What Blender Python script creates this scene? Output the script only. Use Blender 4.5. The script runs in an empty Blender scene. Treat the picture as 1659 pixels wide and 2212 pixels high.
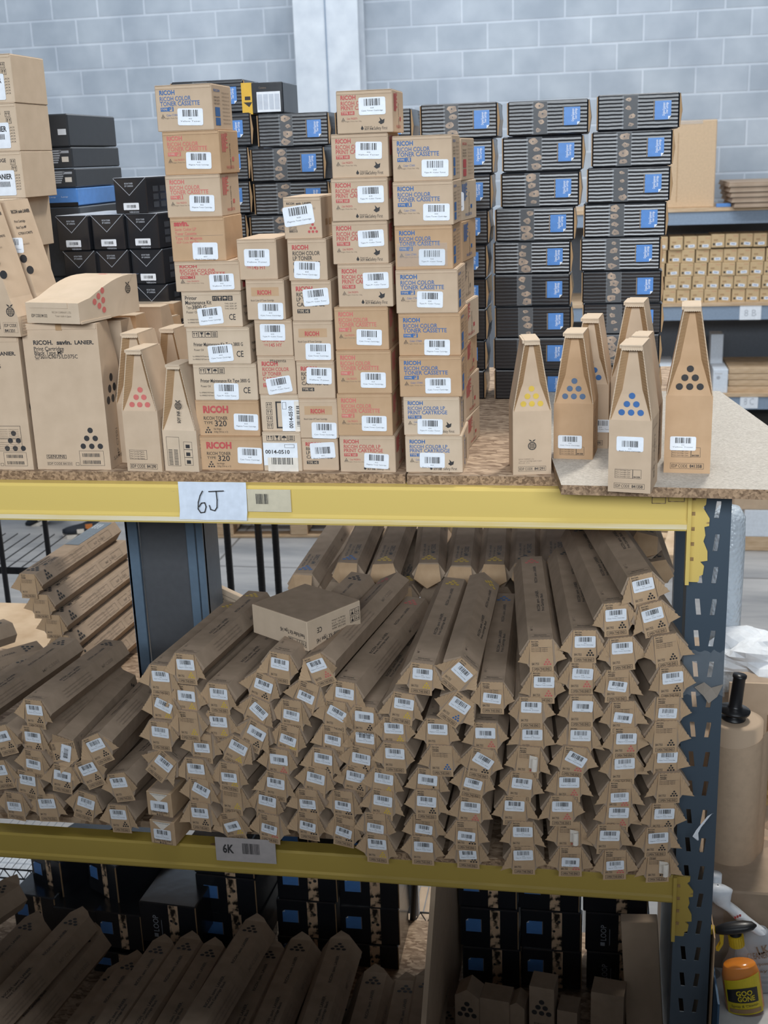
import bpy, math, random
from mathutils import Vector, Matrix
random.seed(7)
R=math.radians
scn=bpy.context.scene
C=scn.collection
# ---------------- camera ----------------
W_,H_=1659,2212
YAW,PIT,ROL,FPX=R(10.244),R(16.523),R(2.104),2589.2
CAM=Vector((0,-2.23,2.0))
def _cam():
    cy,sy,cp,sp=math.cos(YAW),math.sin(YAW),math.cos(PIT),math.sin(PIT)
    f=Vector((-sy*cp,cy*cp,-sp)); r0=Vector((cy,sy,0)); u0=r0.cross(f)
    c,s=math.cos(ROL),math.sin(ROL)
    return c*r0-s*u0, s*r0+c*u0, f
CR,CU,CF=_cam()
cd=bpy.data.cameras.new('camera'); cam=bpy.data.objects.new('camera',cd); C.objects.link(cam)
m=Matrix.Identity(4)
for i in range(3):
    m[i][0]=CR[i]; m[i][1]=CU[i]; m[i][2]=-CF[i]; m[i][3]=CAM[i]
cam.matrix_world=m
cd.sensor_fit='VERTICAL'; cd.sensor_height=36; cd.sensor_width=36; cd.lens=FPX*36/H_; cd.clip_end=100
scn.camera=cam
cd.dof.use_dof=True; cd.dof.focus_distance=2.4; cd.dof.aperture_fstop=9
# ---------------- world, lights, exposure ----------------
scn.view_settings.view_transform='Standard'; scn.view_settings.look='None'
scn.view_settings.exposure=0.0; scn.view_settings.gamma=1; scn.view_settings.use_curve_mapping=False
w=bpy.data.worlds.new('world'); scn.world=w; w.use_nodes=True
bg=w.node_tree.nodes['Background']; bg.inputs[0].default_value=(.80,.89,1,1); bg.inputs[1].default_value=.085
def area(name,loc,target,sx,sy,power,col):
    l=bpy.data.lights.new(name,'AREA'); l.shape='RECTANGLE'; l.size=sx; l.size_y=sy; l.energy=power; l.color=col
    o=bpy.data.objects.new(name,l); C.objects.link(o); o.location=loc
    o.rotation_euler=(Vector(target)-Vector(loc)).to_track_quat('-Z','Y').to_euler()
area('daylight_door',(.6,-7.0,4.0),(.2,0,1.4),6.5,1.5,610,(.87,.94,1))
area('high_bay_front',(.1,-.9,5.8),(-.1,.3,1.2),3.2,1.2,45,(.9,.95,1))
area('high_bay_top',(-.4,1.2,6.0),(-.4,1.3,1),2.5,2.5,65,(.9,.95,1))
area('high_bay_rear',(.9,3.2,6.6),(-1.2,1.0,.6),.6,.6,250,(1,.95,.86))
area('high_bay_wall',(-2.0,6.2,6.8),(-2.0,9.4,2.8),12,1.5,400,(.88,.94,1))
area('high_bay_floor',(-1,5.0,5.5),(-1,5.0,0),4,2,105,(.93,.97,1))
FLOOR=-.5; BZ=-.25

def ray(px,py): return CF+CR*((px-829.5)/FPX)-CU*((py-1106)/FPX)
def P(px,py,Y):
    d=ray(px,py); return CAM+d*((Y-CAM.y)/d.y)
def G(px,py,Z):
    d=ray(px,py); return CAM+d*((Z-CAM.z)/d.z)

# ---------------- materials ----------------
def newmat(name):
    m=bpy.data.materials.new(name); m.use_nodes=True; nt=m.node_tree; b=nt.nodes['Principled BSDF']; return m,nt,b
def N(nt,t,**k):
    n=nt.nodes.new(t)
    for a,v in k.items(): setattr(n,a,v)
    return n
def noisy(name,c1,c2,scale=40,rough=.8,bump=0,detail=4,stretch=None,spec=.3,metal=0):
    m,nt,b=newmat(name)
    tc=N(nt,'ShaderNodeTexCoord'); mp=N(nt,'ShaderNodeMapping'); nt.links.new(tc.outputs['Object'],mp.inputs[0])
    if stretch: mp.inputs['Scale'].default_value=stretch
    nz=N(nt,'ShaderNodeTexNoise'); nz.inputs['Scale'].default_value=scale; nz.inputs['Detail'].default_value=detail
    nt.links.new(mp.outputs[0],nz.inputs['Vector'])
    cr=N(nt,'ShaderNodeValToRGB'); cr.color_ramp.elements[0].position=.3; cr.color_ramp.elements[1].position=.7
    cr.color_ramp.elements[0].color=(*c1,1); cr.color_ramp.elements[1].color=(*c2,1)
    nt.links.new(nz.outputs[0],cr.inputs[0]); nt.links.new(cr.outputs[0],b.inputs['Base Color'])
    b.inputs['Roughness'].default_value=rough; b.inputs['Specular IOR Level'].default_value=spec; b.inputs['Metallic'].default_value=metal
    if bump:
        bp=N(nt,'ShaderNodeBump'); bp.inputs['Strength'].default_value=bump; bp.inputs['Distance'].default_value=.002
        nt.links.new(nz.outputs[0],bp.inputs['Height']); nt.links.new(bp.outputs[0],b.inputs['Normal'])
    return m
def flat(name,c,rough=.6,spec=.4,metal=0):
    return noisy(name,tuple(x*.93 for x in c),tuple(min(1,x*1.04) for x in c),60,rough,0,2,None,spec,metal)
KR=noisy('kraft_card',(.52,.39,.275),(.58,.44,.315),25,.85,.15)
KR2=noisy('kraft_card_orange',(.48,.315,.185),(.54,.36,.22),25,.85,.15)
KR3=noisy('kraft_card_pale',(.56,.44,.32),(.62,.49,.365),25,.85,.15)
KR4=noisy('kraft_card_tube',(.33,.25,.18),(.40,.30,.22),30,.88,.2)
KR5=noisy('kraft_card_flap',(.46,.31,.185),(.53,.37,.23),30,.88,.2)
KIN=noisy('kraft_card_inside',(.36,.23,.12),(.42,.27,.15),30,.9)
WH=flat('label_white',(.80,.84,.90),.45)
WHC=flat('label_cream',(.78,.72,.64),.5)
BK=flat('ink_black',(.035,.033,.034),.6)
GY=flat('ink_grey',(.26,.20,.15),.7)
RD=flat('ink_red',(.50,.085,.085),.6)
PK=flat('ink_pink',(.60,.16,.14),.6)
BL=flat('ink_blue',(.045,.14,.36),.6)
YL=flat('ink_yellow',(.68,.47,.07),.6)
STB=flat('sticker_blue',(.10,.26,.62),.3)
TAN=noisy('photo_strip',(.03,.022,.018),(.78,.55,.36),42,.35,0,3)
_e=TAN.node_tree.nodes['Color Ramp'].color_ramp.elements; _e[0].position=.42; _e[1].position=.53
BKX=flat('plastic_black',(.012,.012,.014),.35,.5)
YP=flat('plastic_yellow',(.62,.42,.02),.4)
WP=flat('plastic_white',(.78,.82,.88),.3)
def loopmat(name,glossbump,ribs=True):
    m,nt,b=newmat(name)
    b.inputs['Roughness'].default_value=.2; b.inputs['Specular IOR Level'].default_value=.8
    tc=N(nt,'ShaderNodeTexCoord')
    nz=N(nt,'ShaderNodeTexNoise'); nz.inputs['Scale'].default_value=9; nz.inputs['Detail'].default_value=3
    nt.links.new(tc.outputs['Object'],nz.inputs['Vector'])
    cr=N(nt,'ShaderNodeValToRGB'); cr.color_ramp.elements[0].color=(.009,.010,.013,1); cr.color_ramp.elements[1].color=(.025,.028,.035,1)
    nt.links.new(nz.outputs[0],cr.inputs[0]); nt.links.new(cr.outputs[0],b.inputs['Base Color'])
    if ribs:
        wv=N(nt,'ShaderNodeTexWave'); wv.bands_direction='Z'; wv.inputs['Scale'].default_value=38; wv.inputs['Distortion'].default_value=.8; wv.inputs['Detail'].default_value=1
        nt.links.new(tc.outputs['Object'],wv.inputs['Vector'])
        mx=N(nt,'ShaderNodeMath',operation='ADD'); nt.links.new(wv.outputs['Fac'],mx.inputs[0]); nt.links.new(nz.outputs[0],mx.inputs[1]); src=mx.outputs[0]
    else: src=nz.outputs[0]
    bp=N(nt,'ShaderNodeBump'); bp.inputs['Strength'].default_value=glossbump; bp.inputs['Distance'].default_value=.003
    nt.links.new(src,bp.inputs['Height']); nt.links.new(bp.outputs[0],b.inputs['Normal'])
    return m
LP=loopmat('glossy_black_ribbed_card',.24); LP.node_tree.nodes['Principled BSDF'].inputs['Roughness'].default_value=.3
LPL=loopmat('glossy_black_low_rib_card',.13)
LPS=loopmat('black_shrink_film_card',.35,False)
m,nt,b=newmat('clear_tape'); b.inputs['Base Color'].default_value=(.6,.65,.7,1); b.inputs['Roughness'].default_value=.15; b.inputs['Specular IOR Level'].default_value=.8; b.inputs['Alpha'].default_value=.16; TAPE=m
def paint(name,base,chip,thr,rough=.4,scale=14):
    m,nt,b=newmat(name)
    tc=N(nt,'ShaderNodeTexCoord'); nz=N(nt,'ShaderNodeTexNoise'); nz.inputs['Scale'].default_value=scale; nz.inputs['Detail'].default_value=6
    mp=N(nt,'ShaderNodeMapping'); mp.inputs['Scale'].default_value=(.5,1,1.6)
    nt.links.new(tc.outputs['Object'],mp.inputs[0]); nt.links.new(mp.outputs[0],nz.inputs['Vector'])
    cr=N(nt,'ShaderNodeValToRGB'); e=cr.color_ramp.elements; e[0].position=thr; e[0].color=(*base,1); e[1].position=thr+.02; e[1].color=(*chip,1)
    nt.links.new(nz.outputs[0],cr.inputs[0]); nt.links.new(cr.outputs[0],b.inputs['Base Color'])
    b.inputs['Roughness'].default_value=rough
    return m
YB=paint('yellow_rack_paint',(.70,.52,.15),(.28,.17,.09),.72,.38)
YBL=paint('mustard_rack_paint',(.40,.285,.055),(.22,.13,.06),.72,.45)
NV=paint('navy_rack_paint',(.052,.076,.104),(.22,.23,.25),.76,.42,25)
NV2=flat('slate_blue_paint',(.13,.19,.26),.35)
BGP=flat('grey_blue_beam_paint',(.24,.31,.41),.45)
WD=noisy('pine_wood',(.48,.33,.20),(.66,.50,.34),9,.7,.1,5,(1,1,9))
def osb(name,a,b_,sc,rough=.75):
    m,nt,b=newmat(name); tc=N(nt,'ShaderNodeTexCoord')
    mp=N(nt,'ShaderNodeMapping'); mp.inputs['Scale'].default_value=(1,2.2,1); mp.inputs['Rotation'].default_value=(0,0,.5)
    vo=N(nt,'ShaderNodeTexVoronoi'); vo.inputs['Scale'].default_value=sc
    nz=N(nt,'ShaderNodeTexNoise'); nz.inputs['Scale'].default_value=sc*.6; nz.inputs['Distortion'].default_value=1.5
    nt.links.new(tc.outputs['Object'],mp.inputs[0]); nt.links.new(mp.outputs[0],nz.inputs['Vector'])
    nt.links.new(mp.outputs[0],vo.inputs['Vector'])
    sp=N(nt,'ShaderNodeSeparateColor'); nt.links.new(vo.outputs['Color'],sp.inputs[0])
    ad=N(nt,'ShaderNodeMix'); ad.inputs[0].default_value=.45; nt.links.new(nz.outputs[0],ad.inputs[2]); nt.links.new(sp.outputs[0],ad.inputs[3])
    cr=N(nt,'ShaderNodeValToRGB'); cr.color_ramp.elements[0].position=.3; cr.color_ramp.elements[1].position=.75
    cr.color_ramp.elements[0].color=(*a,1); cr.color_ramp.elements[1].color=(*b_,1)
    nt.links.new(ad.outputs[0],cr.inputs[0]); nt.links.new(cr.outputs[0],b.inputs['Base Color']); b.inputs['Roughness'].default_value=rough
    bp=N(nt,'ShaderNodeBump'); bp.inputs['Strength'].default_value=.3; bp.inputs['Distance'].default_value=.001
    nt.links.new(ad.outputs[0],bp.inputs['Height']); nt.links.new(bp.outputs[0],b.inputs['Normal']); return m
OSB=osb('strand_board',(.20,.125,.075),(.52,.38,.26),55)
PB=osb('particle_board',(.37,.335,.29),(.55,.51,.455),260)
PBE=osb('particle_board_edge',(.15,.09,.05),(.42,.28,.17),200)
# concrete floor / block wall
def concrete():
    m,nt,b=newmat('concrete_floor'); tc=N(nt,'ShaderNodeTexCoord')
    nz=N(nt,'ShaderNodeTexNoise'); nz.inputs['Scale'].default_value=1.6; nz.inputs['Detail'].default_value=8; nz.inputs['Roughness'].default_value=.65
    mp=N(nt,'ShaderNodeMapping'); mp.inputs['Scale'].default_value=(.5,2.5,1)
    nt.links.new(tc.outputs['Object'],mp.inputs[0]); nt.links.new(mp.outputs[0],nz.inputs['Vector'])
    cr=N(nt,'ShaderNodeValToRGB'); e=cr.color_ramp.elements; e[0].position=.33; e[0].color=(.20,.205,.215,1); e[1].position=.68; e[1].color=(.40,.39,.385,1)
    nt.links.new(nz.outputs[0],cr.inputs[0])
    bk=N(nt,'ShaderNodeTexBrick'); bk.offset=0; bk.inputs['Scale'].default_value=1; bk.inputs['Brick Width'].default_value=2.4; bk.inputs['Row Height'].default_value=2.4; bk.inputs['Mortar Size'].default_value=.008
    nt.links.new(tc.outputs['Object'],bk.inputs['Vector'])
    mx=N(nt,'ShaderNodeMix',data_type='RGBA'); nt.links.new(bk.outputs['Fac'],mx.inputs[0]); nt.links.new(cr.outputs[0],mx.inputs[6]); mx.inputs[7].default_value=(.12,.115,.11,1)
    nt.links.new(mx.outputs[2],b.inputs['Base Color']); b.inputs['Roughness'].default_value=.45; return m
def blocks():
    m,nt,b=newmat('painted_block_wall'); tc=N(nt,'ShaderNodeTexCoord')
    bk=N(nt,'ShaderNodeTexBrick'); bk.offset=.5; bk.inputs['Scale'].default_value=1
    bk.inputs['Brick Width'].default_value=BW; bk.inputs['Row Height'].default_value=BHT; bk.inputs['Mortar Size'].default_value=.011; bk.inputs['Mortar Smooth'].default_value=.3; bk.inputs['Bias'].default_value=0
    bk.inputs['Color1'].default_value=(.36,.415,.475,1); bk.inputs['Color2'].default_value=(.42,.475,.54,1); bk.inputs['Mortar'].default_value=(.52,.58,.65,1)
    mp=N(nt,'ShaderNodeMapping'); mp.inputs['Location'].default_value=(BX,BZO,0)
    nt.links.new(tc.outputs['UV'],mp.inputs[0]); nt.links.new(mp.outputs[0],bk.inputs['Vector'])
    nz=N(nt,'ShaderNodeTexNoise'); nz.inputs['Scale'].default_value=2.3; nz.inputs['Detail'].default_value=7; nt.links.new(mp.outputs[0],nz.inputs['Vector'])
    cr=N(nt,'ShaderNodeValToRGB'); cr.color_ramp.elements[0].position=.35; cr.color_ramp.elements[1].position=.75; cr.color_ramp.elements[0].color=(.86,.87,.9,1); cr.color_ramp.elements[1].color=(1.25,1.22,1.2,1)
    nt.links.new(nz.outputs[0],cr.inputs[0])
    mx=N(nt,'ShaderNodeMix',data_type='RGBA',blend_type='MULTIPLY'); mx.inputs[0].default_value=1
    nt.links.new(bk.outputs['Color'],mx.inputs[6]); nt.links.new(cr.outputs[0],mx.inputs[7]); nt.links.new(mx.outputs[2],b.inputs['Base Color'])
    b.inputs['Roughness'].default_value=.6
    bp=N(nt,'ShaderNodeBump'); bp.inputs['Strength'].default_value=.5; bp.inputs['Distance'].default_value=.01; bp.invert=True
    nt.links.new(bk.outputs['Fac'],bp.inputs['Height']); nt.links.new(bp.outputs[0],b.inputs['Normal']); return m
WALLY=9.6
_j=P(78,157,WALLY); BW=P(135,181,WALLY).x-P(39,185,WALLY).x; BHT=P(52,157,WALLY).z-P(58,211,WALLY).z; BX=-(_j.x%BW); BZO=-(_j.z%BHT)

# ---------------- mesh builder ----------------
_tc={}
def glyphs(s,bold=0.0):
    k=(s,bold)
    if k in _tc: return _tc[k]
    cu=bpy.data.curves.new('t','FONT'); cu.body=s; cu.size=1; cu.resolution_u=2; cu.offset=bold; cu.fill_mode='BOTH'
    o=bpy.data.objects.new('t',cu); C.objects.link(o); bpy.context.view_layer.update()
    me=bpy.data.meshes.new_from_object(o.evaluated_get(bpy.context.evaluated_depsgraph_get()))
    vs=[(v.co.x,v.co.y) for v in me.vertices]; fs=[tuple(p.vertices) for p in me.polygons]
    bpy.data.objects.remove(o); bpy.data.curves.remove(cu); bpy.data.meshes.remove(me)
    x0=min(v[0] for v in vs); x1=max(v[0] for v in vs); y0=min(v[1] for v in vs); y1=max(v[1] for v in vs)
    vs=[((x-x0),(y-min(0,y0)*0)/.72) for x,y in vs]
    _tc[k]=(vs,fs,(x1-x0)); return _tc[k]
class MB:
    def __init__(s): s.v=[];s.f=[];s.m=[];s.mats=[]
    def mi(s,m):
        if m not in s.mats: s.mats.append(m)
        return s.mats.index(m)
    def add(s,vs,fs,m,M=None):
        n=len(s.v)
        s.v+= [tuple(M@Vector(v)) for v in vs] if M else [tuple(v) for v in vs]
        i=s.mi(m)
        for f in fs: s.f.append(tuple(a+n for a in f)); s.m.append(i)
        return s
    def box(s,x0,x1,y0,y1,z0,z1,m,M=None,c=0):
        if c<=0:
            v=[(x,y,z) for x in(x0,x1) for y in(y0,y1) for z in(z0,z1)]
            f=[(0,1,3,2),(4,6,7,5),(0,4,5,1),(2,3,7,6),(0,2,6,4),(1,5,7,3)]
            return s.add(v,f,m,M)
        L=[]; idx={}
        xs=(x0,x1);ys=(y0,y1);zs=(z0,z1)
        for i in(0,1):
            for j in(0,1):
                for k in(0,1):
                    p=[xs[i],ys[j],zs[k]]; sg=[c if i==0 else -c, c if j==0 else -c, c if k==0 else -c]
                    for a in range(3):
                        q=[p[t]+(0 if t==a else sg[t]) for t in range(3)]; idx[(i,j,k,a)]=len(L); L.append(q)
        g=lambda i,j,k,a:idx[(i,j,k,a)]
        F=[]
        for i in(0,1): F.append((g(i,0,0,0),g(i,1,0,0),g(i,1,1,0),g(i,0,1,0)))
        for j in(0,1): F.append((g(0,j,0,1),g(1,j,0,1),g(1,j,1,1),g(0,j,1,1)))
        for k in(0,1): F.append((g(0,0,k,2),g(1,0,k,2),g(1,1,k,2),g(0,1,k,2)))
        for i in(0,1):
            for j in(0,1): F.append((g(i,j,0,0),g(i,j,1,0),g(i,j,1,1),g(i,j,0,1)))
        for i in(0,1):
            for k in(0,1): F.append((g(i,0,k,0),g(i,1,k,0),g(i,1,k,2),g(i,0,k,2)))
        for j in(0,1):
            for k in(0,1): F.append((g(0,j,k,1),g(1,j,k,1),g(1,j,k,2),g(0,j,k,2)))
        for i in(0,1):
            for j in(0,1):
                for k in(0,1): F.append((g(i,j,k,0),g(i,j,k,1),g(i,j,k,2)))
        return s.add(L,F,m,M)
    def prism(s,poly,y0,y1,m,M=None,cap=True):
        n=len(poly); v=[(x,y0,z) for x,z in poly]+[(x,y1,z) for x,z in poly]
        f=[(i,(i+1)%n,n+(i+1)%n,n+i) for i in range(n)]
        if cap: f+= [tuple(range(n)),tuple(range(2*n-1,n-1,-1))]
        return s.add(v,f,m,M)
    def cyl(s,p0,p1,r0,r1,m,n=16,cap=True,M=None):
        p0=Vector(p0);p1=Vector(p1);d=(p1-p0).normalized(); a=d.orthogonal().normalized(); b=d.cross(a)
        v=[];f=[]
        for p,r in((p0,r0),(p1,r1)):
            for i in range(n):
                t=2*math.pi*i/n; v.append(p+a*math.cos(t)*r+b*math.sin(t)*r)
        f=[(i,(i+1)%n,n+(i+1)%n,n+i) for i in range(n)]
        if cap: f+=[tuple(range(n)),tuple(range(n,2*n))]
        return s.add(v,f,m,M)
    def lathe(s,prof,m,n=28,M=None,sy=1):
        v=[];f=[];k=len(prof)
        for i in range(n):
            t=2*math.pi*i/n
            for r,z in prof: v.append((r*math.cos(t),r*math.sin(t)*sy,z))
        for i in range(n):
            for j in range(k-1):
                a=i*k+j;b=((i+1)%n)*k+j; f.append((a,b,b+1,a+1))
        return s.add(v,f,m,M)
    # ---- flat art; F = frame matrix: local x right, y up, z out of the face ----
    def rect(s,F,x,y,w,h,m,dz=.0004,r=0):
        if r:
            p=[]
            for cx,cy,a0 in((x+w-r,y+h-r,0),(x+r,y+h-r,90),(x+r,y+r,180),(x+w-r,y+r,270)):
                for a in(0,45,90): p.append((cx+r*math.cos(R(a0+a)),cy+r*math.sin(R(a0+a)),dz))
        else: p=[(x,y,dz),(x+w,y,dz),(x+w,y+h,dz),(x,y+h,dz)]
        return s.add(p,[tuple(range(len(p)))],m,F)
    def frame(s,F,x,y,w,h,t,m,dz=.0004):
        s.rect(F,x,y,w,t,m,dz);s.rect(F,x,y+h-t,w,t,m,dz);s.rect(F,x,y,t,h,m,dz);s.rect(F,x+w-t,y,t,h,m,dz)
    def dot(s,F,x,y,r,m,n=12,dz=.0004):
        return s.add([(x+r*math.cos(2*math.pi*i/n),y+r*math.sin(2*math.pi*i/n),dz) for i in range(n)],[tuple(range(n))],m,F)
    def tri6(s,F,x,y,p,r,m,dz=.0004):
        for i,row in enumerate((3,2,1)):
            for j in range(row): s.dot(F,x+(j-(row-1)/2)*p,y+i*p*.9,r,m,12,dz)
    def text(s,F,t,x,y,h,m,w=None,bold=0,ang=0,dz=.0005,align=0):
        vs,fs,tw=glyphs(t,bold)
        sx=h if w is None else w/max(tw,1e-6)
        if align: x-= tw*sx*align
        ca,sa=math.cos(ang),math.sin(ang)
        v=[(x+a*sx*ca-b*h*sa, y+a*sx*sa+b*h*ca, dz) for a,b in vs]
        return s.add(v,fs,m,F)
    def build(s,name,parent=None,loc=(0,0,0),rot=(0,0,0),smooth=False):
        me=bpy.data.meshes.new(name); me.from_pydata(s.v,[],s.f)
        for m in s.mats: me.materials.append(m)
        me.polygons.foreach_set('material_index',s.m)
        if smooth: me.polygons.foreach_set('use_smooth',[True]*len(s.f))
        me.update()
        o=bpy.data.objects.new(name,me); C.objects.link(o); o.parent=parent; o.location=loc; o.rotation_euler=rot
        return o
def tag(o,label,cat,group=None,kind=None):
    if label:
        o['label']=label
        if not 4<=len(label.split())<=16: print('LONGLABEL',len(label.split()),label)
    if cat: o['category']=cat
    if group: o['group']=group
    if kind: o['kind']=kind
    return o
def empty(name,loc,rz=0):
    o=bpy.data.objects.new(name,None); C.objects.link(o); o.location=loc; o.rotation_euler=(0,0,rz); o.empty_display_size=.05; return o
def copy_tree(o,parent=None):
    c=o.copy(); C.objects.link(c); c.parent=parent
    for ch in o.children: copy_tree(ch,c)
    return c
def FF(x=0,y=0,z=0):            # frame of a front face (looking at -y): x right, y up, out = -y
    return Matrix(((1,0,0,x),(0,0,-1,y),(0,1,0,z),(0,0,0,1)))
def FR(x=0,y=0,z=0):            # right face (+x): local x -> +y, up z, out +x
    return Matrix(((0,0,1,x),(1,0,0,y),(0,1,0,z),(0,0,0,1)))
def FT(x=0,y=0,z=0):            # top face: x right, y back, out up
    return Matrix(((1,0,0,x),(0,1,0,y),(0,0,1,z),(0,0,0,1)))
ORD=['topmost','second from top','third from top','fourth from top','fifth from top','sixth from top','seventh from top','eighth from top','ninth from top','tenth from top','eleventh from top','twelfth from top']
NTH=['first','second','third','fourth','fifth','sixth','seventh','eighth','ninth','tenth','eleventh','twelfth','thirteenth','fourteenth']

# ---------------- barcode label ----------------
_lab={}
def barlabel_mesh(w,h,var,mat=WH):
    k=(round(w,4),round(h,4),var,mat.name)
    if k in _lab: return _lab[k]
    rnd=random.Random(var*17+3)
    b=MB(); F=FF(0,0,0); b.rect(F,-w/2,-h/2,w,h,mat,.0,h*.1)
    n=15; x=-w*.30; bw=w*.6
    ws=[rnd.choice((1,1,2,3)) for _ in range(2*n-1)]; tot=sum(ws); ytop=h*.42; yb=h*.02
    if var%5==3: ytop,yb=h*.22,-h*.2
    for i,q in enumerate(ws):
        d=bw*q/tot
        if i%2==0: b.rect(F,x,yb,d,ytop-yb,BK,.0003)
        x+=d
    b.text(F,'841%03d'%(290+var*9),0,yb-h*.16,h*.07,BK,None,0,0,.0003,.5)
    b.text(F,['Magenta Toner Cartridge','Cyan Toner Cartridge','Type P1 Color Toner','Black Toner Cartridge','Yellow Toner'][var%5],0,yb-h*.31,h*.075,BK,w*.8,0,0,.0003,.5)
    me=b.build('barcode_label').data
    o=[x for x in C.objects if x.data==me][0]; bpy.data.objects.remove(o)
    _lab[k]=me; return me
def barlabel(parent,x,z,w=.050,h=.030,ang=0,var=0,y=-.0012,mat=WH,label=None):
    o=bpy.data.objects.new('barcode_label',barlabel_mesh(w,h,var%8,mat)); C.objects.link(o); o.parent=parent
    o.location=(x,y,z); o.rotation_euler=(0,-R(ang),0)
    o['label']=label or 'white barcode label'
    return o

# ================= STRUCTURE =================
b=MB(); b.box(-9,8,-6,10.5,FLOOR-.1,FLOOR,concrete()); tag(b.build('floor'),None,None,None,'structure')
b=MB(); b.box(-9,8,WALLY,WALLY+.2,FLOOR,8,blocks()); o=b.build('wall_back'); tag(o,None,None,None,'structure')
uv=o.data.uv_layers.new(name='UVMap')
for l in o.data.loops:
    c_=o.data.vertices[l.vertex_index].co; uv.data[l.index].uv=(c_.x,c_.z)

b=MB(); b.box(-9,2.2,-3.1,-3.0,FLOOR,2.2,noisy('light_blocker_paint',(.20,.21,.23),(.28,.29,.31),3,.7)); tag(b.build('light_blocker'),None,None,None,'structure')  # unseen partition added behind the camera to keep the bottom tier dark
# steel column by the wall
r=empty('building_column',(P(709,180,9.1).x,9.1,FLOOR)); tag(r,'white painted steel column standing against the grey block wall','column')
cw=(P(778,180,9.1).x-P(640,180,9.1).x)/2
MWC=noisy('white_column_paint',(.50,.55,.62),(.66,.71,.77),5,.5,0,5)
b=MB(); b.box(-cw,cw,0,.02,0,8,MWC,None,.003); b.build('front_flange',r)
b=MB(); b.box(-.012,.012,.02,.30,0,8,MWC); b.build('web',r)
b=MB(); b.box(-cw,cw,.30,.32,0,8,MWC); b.build('rear_flange',r)
b=MB(); b.box(-.004,.006,-.012,0,0,8,BGP); b.build('conduit',r)

# ================= RACK =================
DZ=1.406; PZ=1.424
# upright with slotted front plate
PX0,PX1=.182,.259
r=empty('rack_upright',(0,0,FLOOR)); tag(r,'navy slotted steel rack upright right of the tube cartons','rack upright')
b=MB(); z=FLOOR; pit=.0652; H=1.386-FLOOR
xs=[0,.0185,.0275,.0475,.0565,PX1-PX0]
nrow=int(H/pit)
off=(P(1545,1380,0).z-FLOOR)%pit
def slotz(i): return i*pit+off
yb_=[0.0]
zz=[0.0]
for i in range(-1,nrow+1):
    a=slotz(i)-.0168; c=slotz(i)+.0168
    if a>0.001 and c<H-.001: zz+= [a,c]
zz.append(H)
th=.0022
def lean(j,t):  # V shaped slots, t 0 bottom .. 1 top
    d=.004*(t-.5)
    return {1:-d,2:-d,3:d,4:d}.get(j,0)
for k in range(len(zz)-1):
    z0,z1=zz[k],zz[k+1]; isslot=(k%2==1)
    for j in range(5):
        if isslot and j in(1,3): continue
        t0,t1=(0,1) if isslot else (1,0)
        p=[(xs[j]+lean(j,t0),z0),(xs[j+1]+lean(j+1,t0),z0),(xs[j+1]+lean(j+1,t1),z1),(xs[j]+lean(j,t1),z1)]
        v=[(x+PX0,0,z_) for x,z_ in p]+[(x+PX0,th,z_) for x,z_ in p]
        fs=[(0,1,2,3),(7,6,5,4)]
        if isslot: fs+=[(0,3,7,4),(1,5,6,2)]
        elif j in(1,3): fs+=[(0,4,5,1),(3,2,6,7)]
        b.add(v,fs,NV)
b.build('slotted_face',r)
b=MB(); b.box(PX0,PX0+th,th,.07,0,H,NV); b.box(PX0,PX0+.012,.068,.07,0,H,NV); b.build('side_web',r)
b=MB(); b.box(PX1-th,PX1,th,.07,0,H,NV); b.box(PX1-.012,PX1,.068,.07,0,H,NV); b.build('side_web',r)
b=MB(); b.box(PX0-.02,PX1+.02,-.02,.09,0,.006,NV); b.build('base_plate',r)
# rear upright of the same frame
b=MB(); RX=.215
b.box(RX,RX+.055,.80,.803,FLOOR,1.38,NV); b.box(RX,RX+.003,.803,.85,FLOOR,1.38,NV); b.box(RX+.052,RX+.055,.803,.85,FLOOR,1.38,NV)
tag(b.build('rack_upright'),'narrow navy rear rack upright behind the cartons near right end','rack upright')
# beams
def beam(zb,zt,name,lab,ym=None):
    YB=ym or globals()['YB']
    r=empty('rack_beam',(0,0,zb)); tag(r,lab,'rack beam')
    h=zt-zb; b=MB()
    pr=[(-.03,0),(-.032,.004),(-.032,h*.20),(-.028,h*.27),(-.028,h*.93),(-.024,h),(.012,h),(.012,0)]
    v=[];n=len(pr); XL,XR=-1.9,P(1486,1120,-.01).x+.003
    for X in(XL,XR):
        v+= [(X,y,z) for y,z in pr]
    b.add(v,[(i,(i+1)%n,n+(i+1)%n,n+i) for i in range(n)]+[tuple(range(n)),tuple(range(n,2*n))],YB)
    b.build('beam_rail',r)
    if ym is None:
        b=MB(); b.box(XL,XR,-.0326,-.0318,h*.05,h*.17,noisy('lip_highlight_paint',(.70,.52,.15),(.80,.74,.60),9,.4,0,6,(.35,1,6))); b.build('lip_highlight',r)  # whitish highlight along the lower lip, painted on as a cream-streaked strip
    return r,h
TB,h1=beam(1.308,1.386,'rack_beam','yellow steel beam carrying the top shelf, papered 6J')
LB,h2=beam(.5045,.566,'rack_beam','yellow steel beam carrying the lower shelf, tagged 6K',YBL)
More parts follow.
